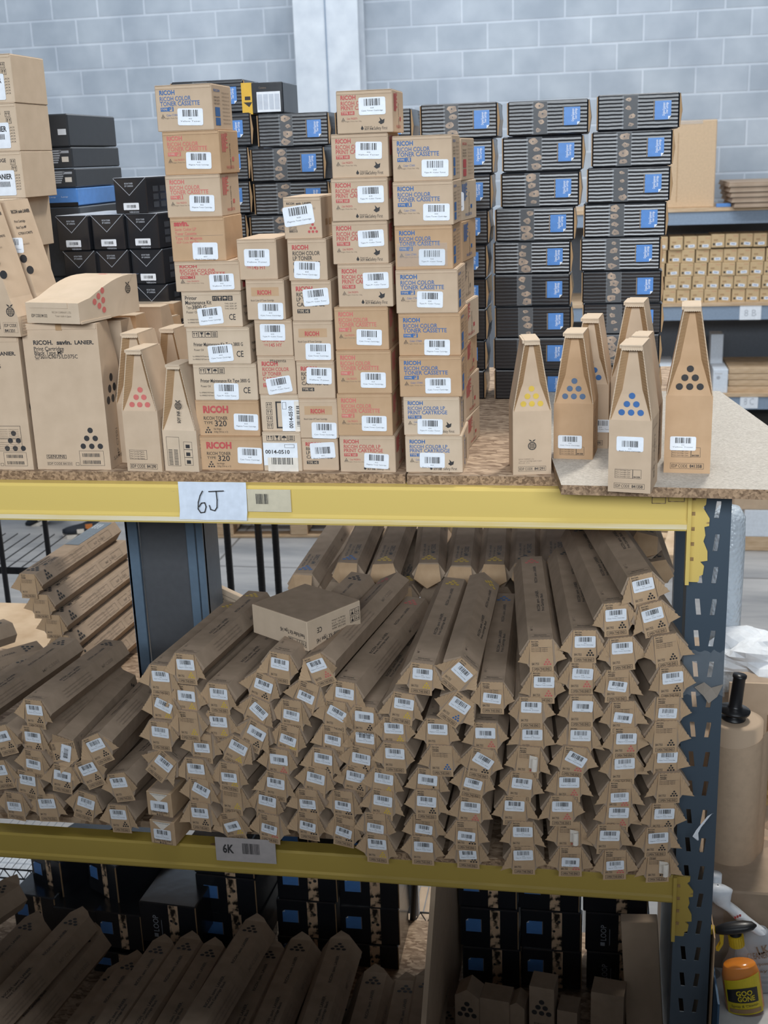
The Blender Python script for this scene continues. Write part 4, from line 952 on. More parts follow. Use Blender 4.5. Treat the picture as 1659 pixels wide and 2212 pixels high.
# toner brand cartons at the far left rear
def lex(xl,xr,yt,yb_,Y,kind,lab):
    a=P(xl,(yt+yb_)/2,Y); c=P(xr,(yt+yb_)/2,Y); z1=P((xl+xr)/2,yt,Y).z; z0=P((xl+xr)/2,yb_,Y).z; W=c.x-a.x; H=z1-z0-.001
    b=MB(); dk=DKG; b.box(0,W,0,.3,0,H,dk if kind!=2 else STB,None,.003); F=FF(0,0,0)
    if kind==0:
        b.text(F,'LEXMARK',W*.08,H*.76,H*.16,WHD,W*.42,.03); b.frame(F,W*.42,H*.32,W*.10,H*.22,.002,WHD); b.text(F,'Black Toner Cartridge',W*.38,H*.17,H*.05,WHD,W*.3); b.rect(F,W*.74,H*.08,.002,H*.8,WHD)
        b.rect(F,W*.87,H*.36,W*.1,H*.18,WH)
    elif kind==1:
        b.text(F,'LEXMARK',W*.38,H*.55,H*.28,WHD,W*.27,.03); b.rect(F,W*.24,H*.06,W*.10,H*.5,WHD); b.rect(F,W*.36,H*.03,W*.04,H*.52,WHD)
        for q in range(6): b.rect(F,W*(.70+.01*q),H*(.25+.11*q),W*.12,H*.07,WHD)
        b.rect(F,W*.84,H*.72,W*.12,H*.12,WHD); b.box(W*.87,W*.95,-.001,0,H*.3,H*.55,WHC)
        b.add([(W*(.60+.07*math.cos(R(q))),H*(.03+.3*math.sin(R(q))),.0005) for q in range(0,181,20)],[tuple(range(10))],BKX,F)
    else:
        b.text(F,'Toner Cartridge',W*.30,H*.72,H*.1,WH,W*.36)
        for q in range(3): b.text(F,'Loop',W*(.5+.15*q),H*.5,H*.08,WH,W*.08)
        b.rect(F,0,0,W,H*.22,BKX)
    o=b.build('toner_carton',None,(a.x,Y,z0),(0,0,0)); tag(o,lab,'carton'); return z0
DKG=flat('dark_grey_card',(.045,.05,.058),.35)
lex(-30,148,248,320,.62,0,'large dark grey carton lettered LEXMARK, top of far left rear stack')
lex(-20,157,320,366,.62,1,'dark grey LEXMARK carton directly under the large one')
lex(-12,164,366,408,.62,1,'dark grey LEXMARK carton resting on the blue printed carton')
lex(-5,168,408,448,.62,2,'blue printed carton under the grey LEXMARK cartons')
zz0=P(90,448,.62).z; zq=zz0
for k in range(3):
    h=(zz0-DZ)/3; a=P(0,470,.60).x
    b=MB(); b.box(-.05,.205 if k==0 else .19,0,.3,0,h-.001,DKG,None,.003); b.text(FF(-.05,0,0),'TONER',.02,h*.6,h*.15,WHD,.06); tag(b.build('toner_carton',None,(a,.61,zz0-h*(k+1))),f'plain dark grey carton, {NTH[k]} under the blue printed one at rear','carton','plain dark grey cartons at far left rear')

# ================= FAR RIGHT SHELF AGAINST THE WALL =================
SY=8.6
def far(px,py,Y=SY): return P(px,py,Y)
XL=far(1150,470).x; XR=far(1800,470).x
zs1t=far(1550,456).z; zs1b=far(1550,484).z; zs2t=far(1550,661).z; zs2b=far(1550,691).z; zs3t=far(1600,857).z; zs3b=far(1600,884).z
for nm,zt,zb,lb in(('a',zs1t,zs1b,'grey blue steel beam of the far shelf, upper, below tan sheets'),('b',zs2t,zs2b,'grey blue steel beam of the far shelf under the little cartons'),('c',zs3t,zs3b,'grey blue steel beam of the far shelf, lowest, beside the planks')):
    b=MB(); b.box(XL,XR,SY,SY+.05,zb,zt,BGP,None,.006); b.box(XL,XR,SY-.004,SY,zb,zb+.012,BGP); tag(b.build('shelf_beam'),lb,'shelf beam')
    b=MB(); b.box(XL,XR,SY-.01,SY+.9,zt,zt+.03,WD); tag(b.build('shelf_deck'),{'a':'wooden deck of the far shelf holding the tall carton','b':'wooden deck of the far shelf holding little cartons','c':'wooden deck of the far shelf holding white cartons'}[nm],'shelf board')
for q,xp in enumerate((XL,XR)):
    b=MB(); b.box(xp-.04,xp+.04,SY+.05,SY+.12,FLOOR,zs1t+.4,NV2); tag(b.build('shelf_upright'),['slate upright at the hidden left end of the far shelf','slate upright at the right end of the far shelf'][q],'rack upright')
# dark backing behind decks: shade under the far shelf put into the wall colour
b=MB(); b.box(-9,8,WALLY-.012,WALLY-.0005,FLOOR,zs1b-.02,flat('wall_shade_paint',(.16,.18,.21),.7)); tag(b.build('wall_shade_1'),None,None,None,'structure')
# tall plain carton
a=far(1440,262,SY+.1); c=far(1550,262,SY+.1); zt=a.z; z0=zs1t+.03
b=MB(); b.box(a.x,c.x,SY+.1,SY+.5,z0,zt,flat('kraft_card_big',(.60,.44,.29),.8),None,.006); o=b.build('large_carton'); tag(o,'tall plain kraft carton standing on the far shelf against block wall','carton')
b=MB(); b.box(a.x+.08,a.x+.30,SY+.097,SY+.0999,zt-.03,zt,TAPE); b.box(a.x+.10,a.x+.104,SY+.098,SY+.0999,z0+.05,zt-.1,KIN); b.build('tape_strip',o)
# pile of flattened cartons
g0=far(1580,452,SY); x0=far(1578,430,SY-.12).x; x1=x0+1.15
zc=z0
flatc=[noisy('flat_card_a',(.36,.27,.20),(.44,.34,.26),8,.85),noisy('flat_card_b',(.42,.32,.24),(.5,.39,.3),8,.85)]
hs=far(1600,392,SY-.12).z-z0
nl=5
for k in range(nl):
    b=MB(); h=hs/nl; dx=(.03,.01,.0,-.01,-.02)[k]; b.prism([(x0+dx,0),(x1+dx,0),(x1+dx,h*.82),(x0+dx,h*.82)],-.12,.0,flatc[k%2])
    v=[]; b.v=[];b.f=[];b.m=[]
    for j in range(3): b.box(x0+dx+.004*j,x1,-.12+.005*j,.78,h*.3*j,h*.3*j+h*.27,flatc[(k+j)%2])
    tag(b.build('flattened_carton_bundle',None,(0,SY,z0+h*k)),f'bundle of flattened brown cartons on far shelf, {["lowest","second from bottom","middle","second from top","topmost"][k]} in pile','flattened cartons','flattened cartons on the far shelf')
# blue scrap beside it
b=MB(); b.box(0,.12,0,.08,0,.03,STB,None,.004); tag(b.build('blue_packet',None,(far(1548,448).x,SY+.02,z0)),'small blue packet between tall carton and flattened cartons','packet')
# little cartons on second level
zb2=zs2t+.03; hc=(far(1440,512).z-zb2)/5; wcar=.0
pxs=[1428,1460,1490,1520,1550,1580,1611,1641,1672]
proto=None; XS=[far(x,560,SY+.02).x for x in pxs]; pw=(XS[-1]-XS[0])/(len(XS)-1)
for ci in range(len(pxs)):
    rows=5
    for rj in range(rows):
        zz_=zb2+hc*rj; lean_=rj*-.0
        px_=XS[ci]-.018*(5-rj-1)*.6
        if proto is None:
            b=MB(); w_=pw*.94; b.box(-w_/2,w_/2,0,.3,0,hc*.985,flat('kraft_card_small',(.58,.42,.24),.8),None,.003); F=FF(-w_/2,0,0)
            b.rect(F,w_*.18,hc*.50,w_*.30,hc*.12,KIN); b.rect(F,w_*.12,hc*.18,w_*.16,hc*.16,BK); b.text(F,'RICOH',w_*.6,hc*.8,hc*.07,RD,w_*.3)
            proto=b.build('small_carton'); l=MB(); l.rect(FF(0,0,0),-w_*.24,-hc*.11,w_*.48,hc*.22,WH,0,.003); l.rect(FF(0,0,0),-w_*.15,-hc*.02,w_*.3,hc*.05,BL,.0006); l.build('white_label',proto,(w_*.08,-.002,hc*.26)); o=proto
        else: o=copy_tree(proto)
        up=(.012 if ci>=4 else 0)
        o.location=(px_+random.uniform(-.003,.003),SY+.02+random.uniform(0,.02),zz_+ (up if rj==4 else 0))
        o.children[0].rotation_euler=(0,random.uniform(-.12,.12),0)
        tag(o,f'little tan carton on far shelf, {["bottom","second","third","fourth","top"][rj]} row, {NTH[ci]} column from the left','carton','little tan cartons on the far shelf')
# paper signs on the beams
def farsign(x0,y0,x1,y1,txt,lab):
    a=far(x0,y1,SY-.006); c=far(x1,y0,SY-.006); b=MB(); w,h=c.x-a.x,c.z-a.z
    b.box(0,w,0,.001,0,h,WH); F=FF(0,-.0008,0); b.text(F,txt,w*.22,h*.25,h*.5,WHD,w*.55,-.012); tag(b.build('paper_sign',None,(a.x,SY-.006,a.z)),lab,'sign')
farsign(1597,660,1645,691,'8 B','white paper sign on the far beam below the little cartons')
farsign(1598,852,1638,882,'8 C','white paper sign on the lowest far beam')
# white cartons below
z3=zs3t+.03
def simplebox(x0,x1,yt,Y,D,z0,m,name,lab,cat='carton',extra=None,yaw=0,grp=None):
    a=P(x0,yt+30,Y);c=P(x1,yt+30,Y); zt=P((x0+x1)/2,yt,Y).z
    b=MB(); W=c.x-a.x; H=zt-z0; b.box(0,W,0,D,0,H,m,None,.004)
    if extra: extra(b,W,H)
    o=b.build(name,None,(a.x,Y,z0),(0,0,yaw)); tag(o,lab,cat,grp); return o
WC=flat('white_card',(.70,.76,.84),.6)
def hpx(b,W,H):
    F=FF(0,0,0); b.rect(F,0,0,W*.9,H*.60,BKX); b.rect(F,W*.55,H*.45,W*.35,H*.42,WC,.0008)
    n=18; s=W*.12; b.dot(F,W*.72,H*.66,s,BL,18,.0012); b.text(F,'hp',W*.64,H*.61,s*1.1,WC,W*.16,.02,0,.0016)
simplebox(1418,1456,790,SY+.0,.5,z3,WC,'white_carton','white and black printer carton with round hp emblem, half hidden','carton',hpx)
simplebox(1540,1572,798,SY+.02,.45,z3,WC,'white_carton','white carton on the lowest far shelf behind the tallest bottle','carton',lambda b,W,H:[b.text(FF(0,0,0),'Contents',W*.1,H*.8,H*.05,GY,W*.5),b.dot(FF(0,0,0),W*.35,H*.65,H*.08,WHD,12)])
simplebox(1535,1562,722,SY+.35,.2,z3,WC,'white_carton','smaller white carton farther back on the lowest far shelf')
for k in range(4):
    b=MB(); h=.055; b.box(0,1.1,0,.6,0,h*.92,WD,None,.004); tag(b.build('wood_plank',None,(far(1572,830).x+.012*(k%2),SY+.06,z3+h*k)),f'pale pine plank stacked on lowest far shelf, {["bottom","second","third","top"][k]}','plank','pine planks on the lowest far shelf')

# things on the floor behind, right of the rack
YG=G(1630,1190,FLOOR).y
zp=P(1640,1160,YG).z; zc_=P(1640,1102,YG).z
simplebox(1595,1720,1160,YG,.7,FLOOR,WD,'pallet','pale wooden pallet block on the floor beyond the upright','pallet')
simplebox(1607,1720,1102,YG,.6,zp+.001,WC,'white_crate','white crate under the kraft carton beyond the upright','crate')
simplebox(1585,1700,1072,YG,.5,zc_+.002,KR,'carton','kraft carton on the white crate just past the end of the particle board')

# ================= HEXAGONAL TUBE CARTONS =================
TH,TWm,TWt,TL=.0585,.043,.024,.50      # height, half width at middle, half width of top, length
def hexbody(far_open=False,dots=None,rear=False,L=TL,sc=1.0):
    b=MB(); h2=TH/2
    prof=[(-TWt,-h2),(TWt,-h2),(TWm,0),(TWt,h2),(-TWt,h2),(-TWm,0)]
    n=6; y0=.0
    nseg=1
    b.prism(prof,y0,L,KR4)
    F=FT(-TWt,0,h2)
    # print on the top face, running along the length
    def along(t,x,y,h,w,m=BK): b.text(F,t,x,y,h,m,w,.01,R(90),.0006)
    if rear:
        b.tri6(F,TWt,.030,.0135,.0055,dots or BL,.0007)
        along('RICOH. savin. LANIER.',TWt*.55,.055,.006,.10); along('Print Cartridge Cyan',TWt*.95,.055,.005,.08); along('MP C5502',TWt*1.62,.075,.0115,.075); along('841682',TWt*1.9,.06,.004,.05,GY)
    else:
        b.text(F,'WARNING / AVERTISSEMENT',TWt*.3,.012,.0035,BK,TWt*1.5); b.text(F,'PRECAUCION',TWt*.5,.019,.004,BK,TWt*1.0,.02); b.frame(F,TWt*.2,.009,TWt*1.7,.018,.0005,GY)
        along('MP C',TWt*.45,.045,.006,.022,GY)
        along('RICOH. savin. LANIER.',TWt*1.25,.15,.0065,.12); along('Print Cartridge Black',TWt*1.6,.15,.0055,.10); along('RICOH. savin. LANIER.',TWt*1.3,.32,.0065,.11)
        b.tri6(F,TWt,.455,.012,.0045,dots or BK,.0007)
    # long print block on right sloping face
    p0=Vector((TWt,0,h2)); p1=Vector((TWm,0,0)); u=(p1-p0); l=u.length; u.normalize(); yv=Vector((0,1,0)); nn=Vector((-u.z,0,u.x)) 
    if nn.x<0: nn=-nn
    M=Matrix(((u.x,yv.x,nn.x,p0.x),(u.y,yv.y,nn.y,p0.y),(u.z,yv.z,nn.z,p0.z),(0,0,0,1)))
    for q in range(3): b.text(M,'Handling instructions and safety precautions',l*(.35+.22*q),.10,.004,GY,.16,0,R(90),.0006)
    b.text(M,'MP C5502',l*.7,.33,.008,GY,.07,.01,R(90),.0006)
    return b
BODY={}
def bodymesh(kind):
    if kind not in BODY:
        rear=kind.startswith('rear'); dm={'b':BL,'y':YL,'k':BK,'r':PK}[kind[-1]]
        o=hexbody(rear=rear,dots=dm).build('tube_body'); BODY[kind]=o.data; bpy.data.objects.remove(o)
    return BODY[kind]
PAN={}
def panelmesh(kind):
    if kind in PAN: return PAN[kind]
    b=MB(); w0,w1=.0215,.0235; z0,z1=-.040,.0305; nn=12
    top=[(-w0+2*w0*i/nn,z1-(.0014 if i%2 else 0)) for i in range(nn+1)]
    poly=[(-w1,z0),(w1,z0)]+[(x,z) for x,z in reversed(top)]
    b.prism(poly,-.0016,0,KR5)
    F=FF(0,-.0016,0)
    for q,t in enumerate(('RICOH.','savin.','LANIER.')): b.text(F,t,-.0185,.0245-.0042*q,.0032,BK,.014,.03,0,.0003)
    for q in range(3): b.text(F,'Print Cartridge Magenta',-.0185,.0115-.0035*q,.0026,BK,.031,.0,0,.0003)
    b.frame(F,-.006,.0135,.025,.0,.0003,GY,.0003)
    b.text(F,'841755',-.0185,-.0235,.0045,BK,.013,.01,0,.0003); b.frame(F,-.0193,-.0245,.0145,.0062,.0004,GY,.0003)
    if kind!='n':
        m_={'b':BL,'y':YL,'k':BK,'r':PK}[kind]; b.tri6(F,.0115,-.0225,.0055,.0021,m_,.0003)
    # OPEN THIS END box
    b.frame(F,-.0185,-.0370,.037,.0090,.0007,BK,.0003); b.text(F,'OPEN THIS END',-.0160,-.0350,.0050,BK,.032,.015,0,.0004)
    o=b.build('end_flap'); PAN[kind]=o.data; bpy.data.objects.remove(o); return PAN[kind]
WING={}
def wingmesh(s,v=0):
    k=(s,v)
    if k in WING: return WING[k]
    # triangular side flap from the top corner out to the middle corner and back below; scalloped upper edge
    b=MB(); out=(.0485,-.008) if v==0 else ((.050,-.018) if v==1 else (.046,-.002))
    A=Vector((.0205,0,.030)); B=Vector((out[0],-.012,out[1])); Cc=Vector((.026,-.001,-.020)); nn=12
    edge=[]
    for i in range(nn+1):
        p=A.lerp(B,i/nn); d=.0012 if i%2 else 0; edge.append(p+Vector((-d,0,-d*.6)))
    pts=edge+[Cc]
    th=Vector((0,.0014,0))
    v_=[(s*p.x,p.y,p.z) for p in pts]+[(s*(p+th).x,(p+th).y,(p+th).z) for p in pts]; n=len(pts)
    b.add(v_,[(n-1,i,i+1) for i in range(n-1)]+[(2*n-1,n+i+1,n+i) for i in range(n-1)]+[(i,(i+1)%n,n+(i+1)%n,n+i) for i in range(n)],KR5)
    o=b.build('side_flap'); WING[k]=o.data; bpy.data.objects.remove(o); return WING[k]
def curl():
    b=MB(); n=10; v=[]
    for i in range(n+1):
        t=i/n*R(230); r=.006
        for z in(-.014,.014): v.append((.004+r*math.sin(t)*1.1,-.006-r*(1-math.cos(t)),z))
    b.add([(-.006,-.002,-.014),(-.006,-.002,.014)]+v,[(0,1,3,2)]+[(2+2*i,3+2*i,5+2*i,4+2*i) for i in range(n)],WHC); o=b.build('barcode_label'); m_=o.data; bpy.data.objects.remove(o); return m_
CURL=curl()
def kid(par,name,me,loc=(0,0,0),rot=(0,0,0),label=None):
    o=bpy.data.objects.new(name,me); C.objects.link(o); o.parent=par; o.location=loc; o.rotation_euler=rot
    if label: o['label']=label
    return o
YWT=[(-1.3,-6),(-.84,-8),(-.5,-9),(-.42,-5),(-.33,-1),(-.22,0),(-.1,5),(0,5.5),(.04,8.5),(.1,10.5),(.2,11)]
def yawat(x):
    if x<=YWT[0][0]: return R(YWT[0][1])
    for (a,b_),(c,d) in zip(YWT,YWT[1:]):
        if x<=c: return R(b_+(d-b_)*(x-a)/(c-a))
    return R(YWT[-1][1])
TR=random.Random(4)
def tube(px,py,ang=0,dots='k',lab='n',yaw=None,Y=None,label='',rear=False,yf=-.05):
    Yf=(yf if Y is None else Y)+TR.uniform(-.006,.006)
    p=P(px,py,Yf)
    yw=yawat(p.x) if yaw is None else R(yaw)
    M=Matrix.Rotation(yw,3,'Z')@Matrix.Rotation(R(ang),3,'Y')
    o=bpy.data.objects.new('tube_carton',bodymesh(('rear' if rear else 'front')+dots)); C.objects.link(o)
    o.location=(p.x,p.y+.002,p.z); o.rotation_euler=M.to_euler()
    tag(o,label,'tube carton','hexagonal kraft tube cartons')
    kd=dots if (TR.random()<.6 or lab=='0') else 'n'
    v=TR.choice((0,0,1,2))
    tl=R(TR.uniform(-2,2))
    if not rear:
        kid(o,'end_flap',panelmesh(kd),(0,-.001,0),(R(TR.uniform(1,5)),0,0))
        kid(o,'side_flap',wingmesh(-1,v),(0,-.0012,0),(0,R(TR.uniform(-4,4)),R(TR.uniform(-8,8)))); kid(o,'side_flap',wingmesh(1,TR.choice((0,1,2))),(0,-.0012,0),(0,R(TR.uniform(-4,4)),R(TR.uniform(-8,8))))
        if lab=='n': kid(o,'barcode_label',barlabel_mesh(.040,.0245,TR.randint(0,7),WH),(TR.uniform(-.001,.003),-.0052,TR.uniform(.004,.009)),(R(3),R(TR.uniform(-3,3)),0),'white barcode label')
        elif lab=='t': kid(o,'barcode_label',barlabel_mesh(.036,.022,TR.randint(0,7),WH),(.0,-.0055,-.004),(R(3),R(TR.uniform(-9,9)),0),'white barcode label set low')
        elif lab=='c': kid(o,'barcode_label',CURL,(.008,-.002,-.002),(0,0,0),'curling white barcode label')
        elif lab=='x': kid(o,'barcode_label',barlabel_mesh(.040,.0245,TR.randint(0,7),WH),(.004,-.0052,.004),(R(3),R(22),0),'white barcode label stuck askew')
    else:   # torn open folded end
        b=MB(); b.add([(-.026,-.002,TH/2-.001),(.026,-.002,TH/2-.001),(.034,-.035,-.004),(.0,-.048,-.020),(-.036,-.022,-.004)],[(0,4,3),(0,3,1),(1,3,2)],KR5)
        b.add([(-.036,-.022,-.004),(.0,-.048,-.020),(.034,-.035,-.004),(.012,-.006,-TH/2),(-.02,-.004,-TH/2)],[(0,4,1),(1,4,3),(1,3,2)],KR5)
        ob=b.build('open_flap',o,(0,0,TR.uniform(-.003,.003)),(0,0,R(TR.uniform(-12,12))))
    return o
COLS=[ # each: list of (px,py,ang,dots,labelkind)
 [(7,1596,-20,'k','n'),(2,1670,-15,'k','n')],
 [(74,1539,0,'k','n'),(71,1596,0,'k','n'),(73,1647,2,'k','t'),(59,1692,6,'k','n'),(32,1738,2,'k','t')],
 [(138,1623,80,'k','x'),(135,1679,8,'k','n'),(101,1741,-3,'k','n')],
 [(209,1616,-27,'k','n'),(192,1667,-25,'k','n'),(184,1738,14,'k','n')],
 [(260,1697,-14,'k','n'),(258,1765,-4,'k','n')],
 [(346,1466,0,'y','n'),(351,1527,0,'y','x'),(346,1586,0,'y','n'),(351,1652,38,'y','n')],
 [(401,1441,0,'y','n'),(403,1508,0,'y','n'),(408,1564,0,'y','0'),(437,1611,3,'y','t'),(423,1665,0,'y','n'),(432,1709,2,'y','x'),(432,1760,0,'k','n')],
 [(472,1505,0,'y','n'),(472,1565,0,'y','n'),(513,1621,25,'y','n'),(496,1675,3,'y','t'),(502,1724,2,'y','0'),(502,1781,-15,'y','t')],
 [(604,1439,5,'k','n'),(567,1483,20,'k','n'),(556,1537,20,'k','x'),(551,1587,24,'k','n'),(602,1645,3,'r','n'),(597,1695,5,'r','n'),(577,1736,7,'r','n'),(583,1786,3,'r','t')],
 [(688,1444,-26,'r','n'),(663,1501,17,'r','t'),(631,1540,2,'r','t'),(624,1594,8,'y','t'),(697,1645,3,'k','n'),(683,1685,8,'k','n'),(666,1732,0,'k','t'),(666,1780,0,'k','t')],
 [(745,1501,3,'r','n'),(725,1543,4,'k','x'),(720,1594,0,'k','t'),(779,1641,8,'k','n'),(769,1683,8,'k','n'),(742,1736,0,'k','t'),(744,1793,5,'k','t')],
 [(788,1554,2,'k','n'),(789,1601,4,'k','n')],
 [(870,1526,8,'y','n'),(852,1578,0,'y','n'),(852,1633,0,'y','n'),(829,1688,4,'y','n'),(826,1734,4,'y','n'),(812,1784,0,'y','t'),(815,1829,0,'y','n')],
 [(910,1462,5,'y','n'),(945,1581,0,'k','n'),(954,1639,0,'b','0'),(925,1688,3,'k','n'),(922,1734,0,'k','n'),(916,1786,0,'k','t'),(913,1833,0,'k','n')],
 [(993,1457,42,'y','n'),(1063,1503,0,'b','t'),(988,1529,36,'b','n'),(1049,1590,0,'r','n'),(1039,1645,9,'k','x'),(1023,1688,10,'k','t'),(1016,1749,4,'r','n'),(1008,1801,0,'k','t'),(1011,1841,0,'k','t')],
 [(1169,1412,-2,'r','0'),(1172,1480,0,'r','n'),(1146,1535,0,'r','n'),(1149,1590,0,'r','n'),(1141,1642,4,'r','c'),(1125,1695,5,'r','n'),(1112,1747,2,'r','n'),(1128,1802,0,'r','n'),(1131,1854,0,'r','n')],
 [(1262,1392,0,'k','n'),(1255,1460,0,'r','n'),(1255,1532,0,'k','n'),(1252,1594,0,'r','n'),(1239,1642,7,'r','x'),(1228,1695,0,'r','n'),(1213,1747,0,'r','n'),(1229,1802,0,'r','c'),(1232,1857,0,'r','t')],
 [(1330,1333,-4,'k','n'),(1343,1408,-5,'k','n'),(1333,1477,0,'r','t'),(1345,1545,0,'r','t'),(1350,1600,0,'r','n'),(1345,1656,0,'r','n'),(1338,1717,2,'r','t'),(1333,1760,2,'r','n'),(1314,1808,0,'r','n'),(1328,1864,0,'r','t')],
 [(1389,1272,-12,'k','n'),(1411,1333,-14,'k','n'),(1439,1402,-8,'k','0'),(1449,1470,-3,'k','n'),(1441,1535,0,'k','t'),(1437,1587,0,'k','0'),(1437,1642,0,'k','n'),(1444,1698,0,'k','0'),(1431,1763,0,'k','n'),(1418,1815,0,'k','n'),(1421,1870,0,'k','c')]]
CN=['the heap column at the left frame edge','the left heap column topped by an upright label','the left heap column with a sideways top carton','the left heap column with a tilted top carton','the left heap column next to the slate column',
 'the first column right of the slate post','the second column right of the slate post','the third column right of the slate post','the leaning column under the feed roller carton','the column below the feed roller tip','the column just right of the feed roller carton','the short sunken pair of cartons mid shelf',
 'the sixth column from the navy upright plus one','the sixth column from the navy upright','the fifth column from the navy upright','the fourth column from the navy upright','the third column from the navy upright','the second column from the navy upright','the column nearest the navy upright']
CN[12]='the seventh column from the navy upright'
for ci,col in enumerate(COLS):
    for ri,(x,y,a,d,l) in enumerate(col):
        yf=-.03 if ci<12 else -.055
        yw=None
        if ci<5: yw={0:-9,1:-8,2:-2,3:-3,4:-7}[ci]
        o=tube(x,y,a,d,l,yw,None,f'kraft tube carton, {ORD[ri]} of {CN[ci]}',False,yf)
        if ci<8: o.scale=(1,.68 if ci<5 else .76,1)
# two square long cartons sealed with clear tape
for k,(x,y) in enumerate(((344,1738),(351,1799))):
    p=P(x,y,-.04); Wq,Hq=.060,.0585
    b=MB(); b.box(-Wq/2,Wq/2,0,.5,-Hq/2,Hq/2,KR5,None,.0015); F=FF(0,0,0)
    b.add([(-.022,.026,.0004),(.022,.026,.0004),(0,.006,.0004)],[(0,1,2)],WHC,F); b.text(F,'DO NOT ACCEPT IF SEAL IS BROKEN',-.017,.0225,.002,BK,.034,0,0,.0008); b.frame(F,-.022,-.027,.044,.012,.0006,BK); b.text(F,'OPEN THIS END',-.019,-.0215,.0045,BK,.038,.01); b.text(F,'B S C',-.008,-.0262,.004,BK,.016,.03)
    o=b.build('long_carton',None,(p.x,p.y,p.z),(0,0,R(-8))); tag(o,['square ended long carton with white triangle seal, upper of the pair','square ended long carton with white triangle seal, resting on the beam edge'][k],'carton')
    barlabel(o,0,-.004,.042,.025,0,3+k,-.001)
    t=MB(); t.box(-.024,.024,-.0008,.06,Hq/2-.0005,Hq/2+.0008,TAPE); t.build('clear_seal',o)
# feed roller kit carton
p=P(665,1390,.02)
b=MB(); Wk,Dk,Hk=.172,.160,.066
b.box(-Wk,0,0,Dk,0,Hk,KR3,None,.0012)
F=FF(-Wk,0,0)@Matrix.Translation((Wk,Hk,0))@Matrix.Rotation(math.pi,4,'Z')
b.text(F,'Feed Roller Kit Type 145',.008,.030,.009,BK,.075,.015); shipicons(b,F,.004,.048-.003,.013,4)
F=FR(0,0,0)@Matrix.Translation((Dk,Hk,0))@Matrix.Rotation(math.pi,4,'Z')
b.text(F,'Feed Roller Kit Type 145',.045,.046,.010,BK,.09,.015); shipicons(b,F,.004,.012,.014,2); shipicons(b,F,.004,.028,.014,2)
for q in range(4): b.text(F,['EDP CODE  408540','MODEL NO. B2049510','LOT NO.  0 2 0','Made in China'][q],.048,.036-.006*q,.004,BK,.04)
b.text(F,'CE',.118,.022,.012,BK,.014,.01)
o=b.build('feed_roller_carton',None,(p.x,p.y,P(665,1408,.02).z),(0,0,R(-33))); tag(o,'flat kraft carton printed Feed Roller Kit upside down, lying on tube cartons','carton')
f=MB(); f.box(-Wk+.001,-.001,.001,Dk-.001,Hk,Hk+.0012,KR4); f.build('top_flap',o)
# rear row of MP C5502 tube cartons, ends toward the camera
def reart(x,y,fx,fy,Y,dots,lab,L=TL):
    p=P(x,y,Y); q=G(fx,fy,p.z); yw=math.degrees(math.atan2(-(q.x-p.x),q.y-p.y))
    return tube(x,y,0,dots,'n',yw,Y,lab,True)
REAR=[(655,1262,742,1128,.60,'b','rear MP C5502 tube carton with blue dots standing alone at left, sunlit far end'),(752,1240,802,1128,.60,'b','rear MP C5502 tube carton with blue dots, second from left'),(828,1243,872,1128,.60,'y','rear MP C5502 tube carton with faint yellow dots beside the blue dotted pair'),
 (868,1290,895,1180,.60,'y','rear tube carton lying one layer lower under the yellow dotted ones'),(926,1240,936,1128,.60,'y','rear MP C5502 tube carton with bright yellow dots and torn folded end'),(996,1246,1012,1128,.60,'y','rear MP C5502 tube carton immediately right of the bright yellow one'),
 (1068,1244,1078,1128,.60,'y','rear MP C5502 tube carton, left of the tall front carton'),(1134,1240,1138,1128,.60,'k','rear tube carton mostly behind the pink dotted front carton'),(1202,1236,1200,1128,.60,'y','rear MP C5502 tube carton between tall front cartons'),
 (1262,1205,1262,1128,.61,'b','rear MP C5502 tube carton with pale sunlit top near the right')]
for t_ in REAR: reart(*t_)
for k,(x,y) in enumerate(((1392,1180),(1418,1238))):
    tube(x,y,(12,-8)[k],'k','n',3,.56,['loose brown tube carton in shade beside the connector plate','loose brown tube carton lower in shade beside the connector plate'][k],True)
xs_=[-.72,-.64,-.56,-.47,-.39,-.31,-.23,-.15,-.07]
zr=P(926,1240,.6).z
for k,x in enumerate(xs_):
    o=bpy.data.objects.new('tube_carton',bodymesh('reary')); C.objects.link(o); o.location=(x,.62,zr-.065); o.rotation_euler=(0,0,R(-3)); tag(o,f'shaded tube carton in the lower rear layer, {NTH[k]} from the left','tube carton','hexagonal kraft tube cartons')
_ra=P(655,1262,.60)
for k in range(5):
    zz_=_ra.z-.0600*(k+1)
    if zz_-TH/2<.586: break
    o=bpy.data.objects.new('tube_carton',bodymesh('rearb')); C.objects.link(o); o.location=(_ra.x+.004,.61,zz_); o.rotation_euler=(0,0,R(-4)); tag(o,f'shaded tube carton stacked beneath the lone rear blue dotted one, {NTH[k]} below','tube carton','hexagonal kraft tube cartons')
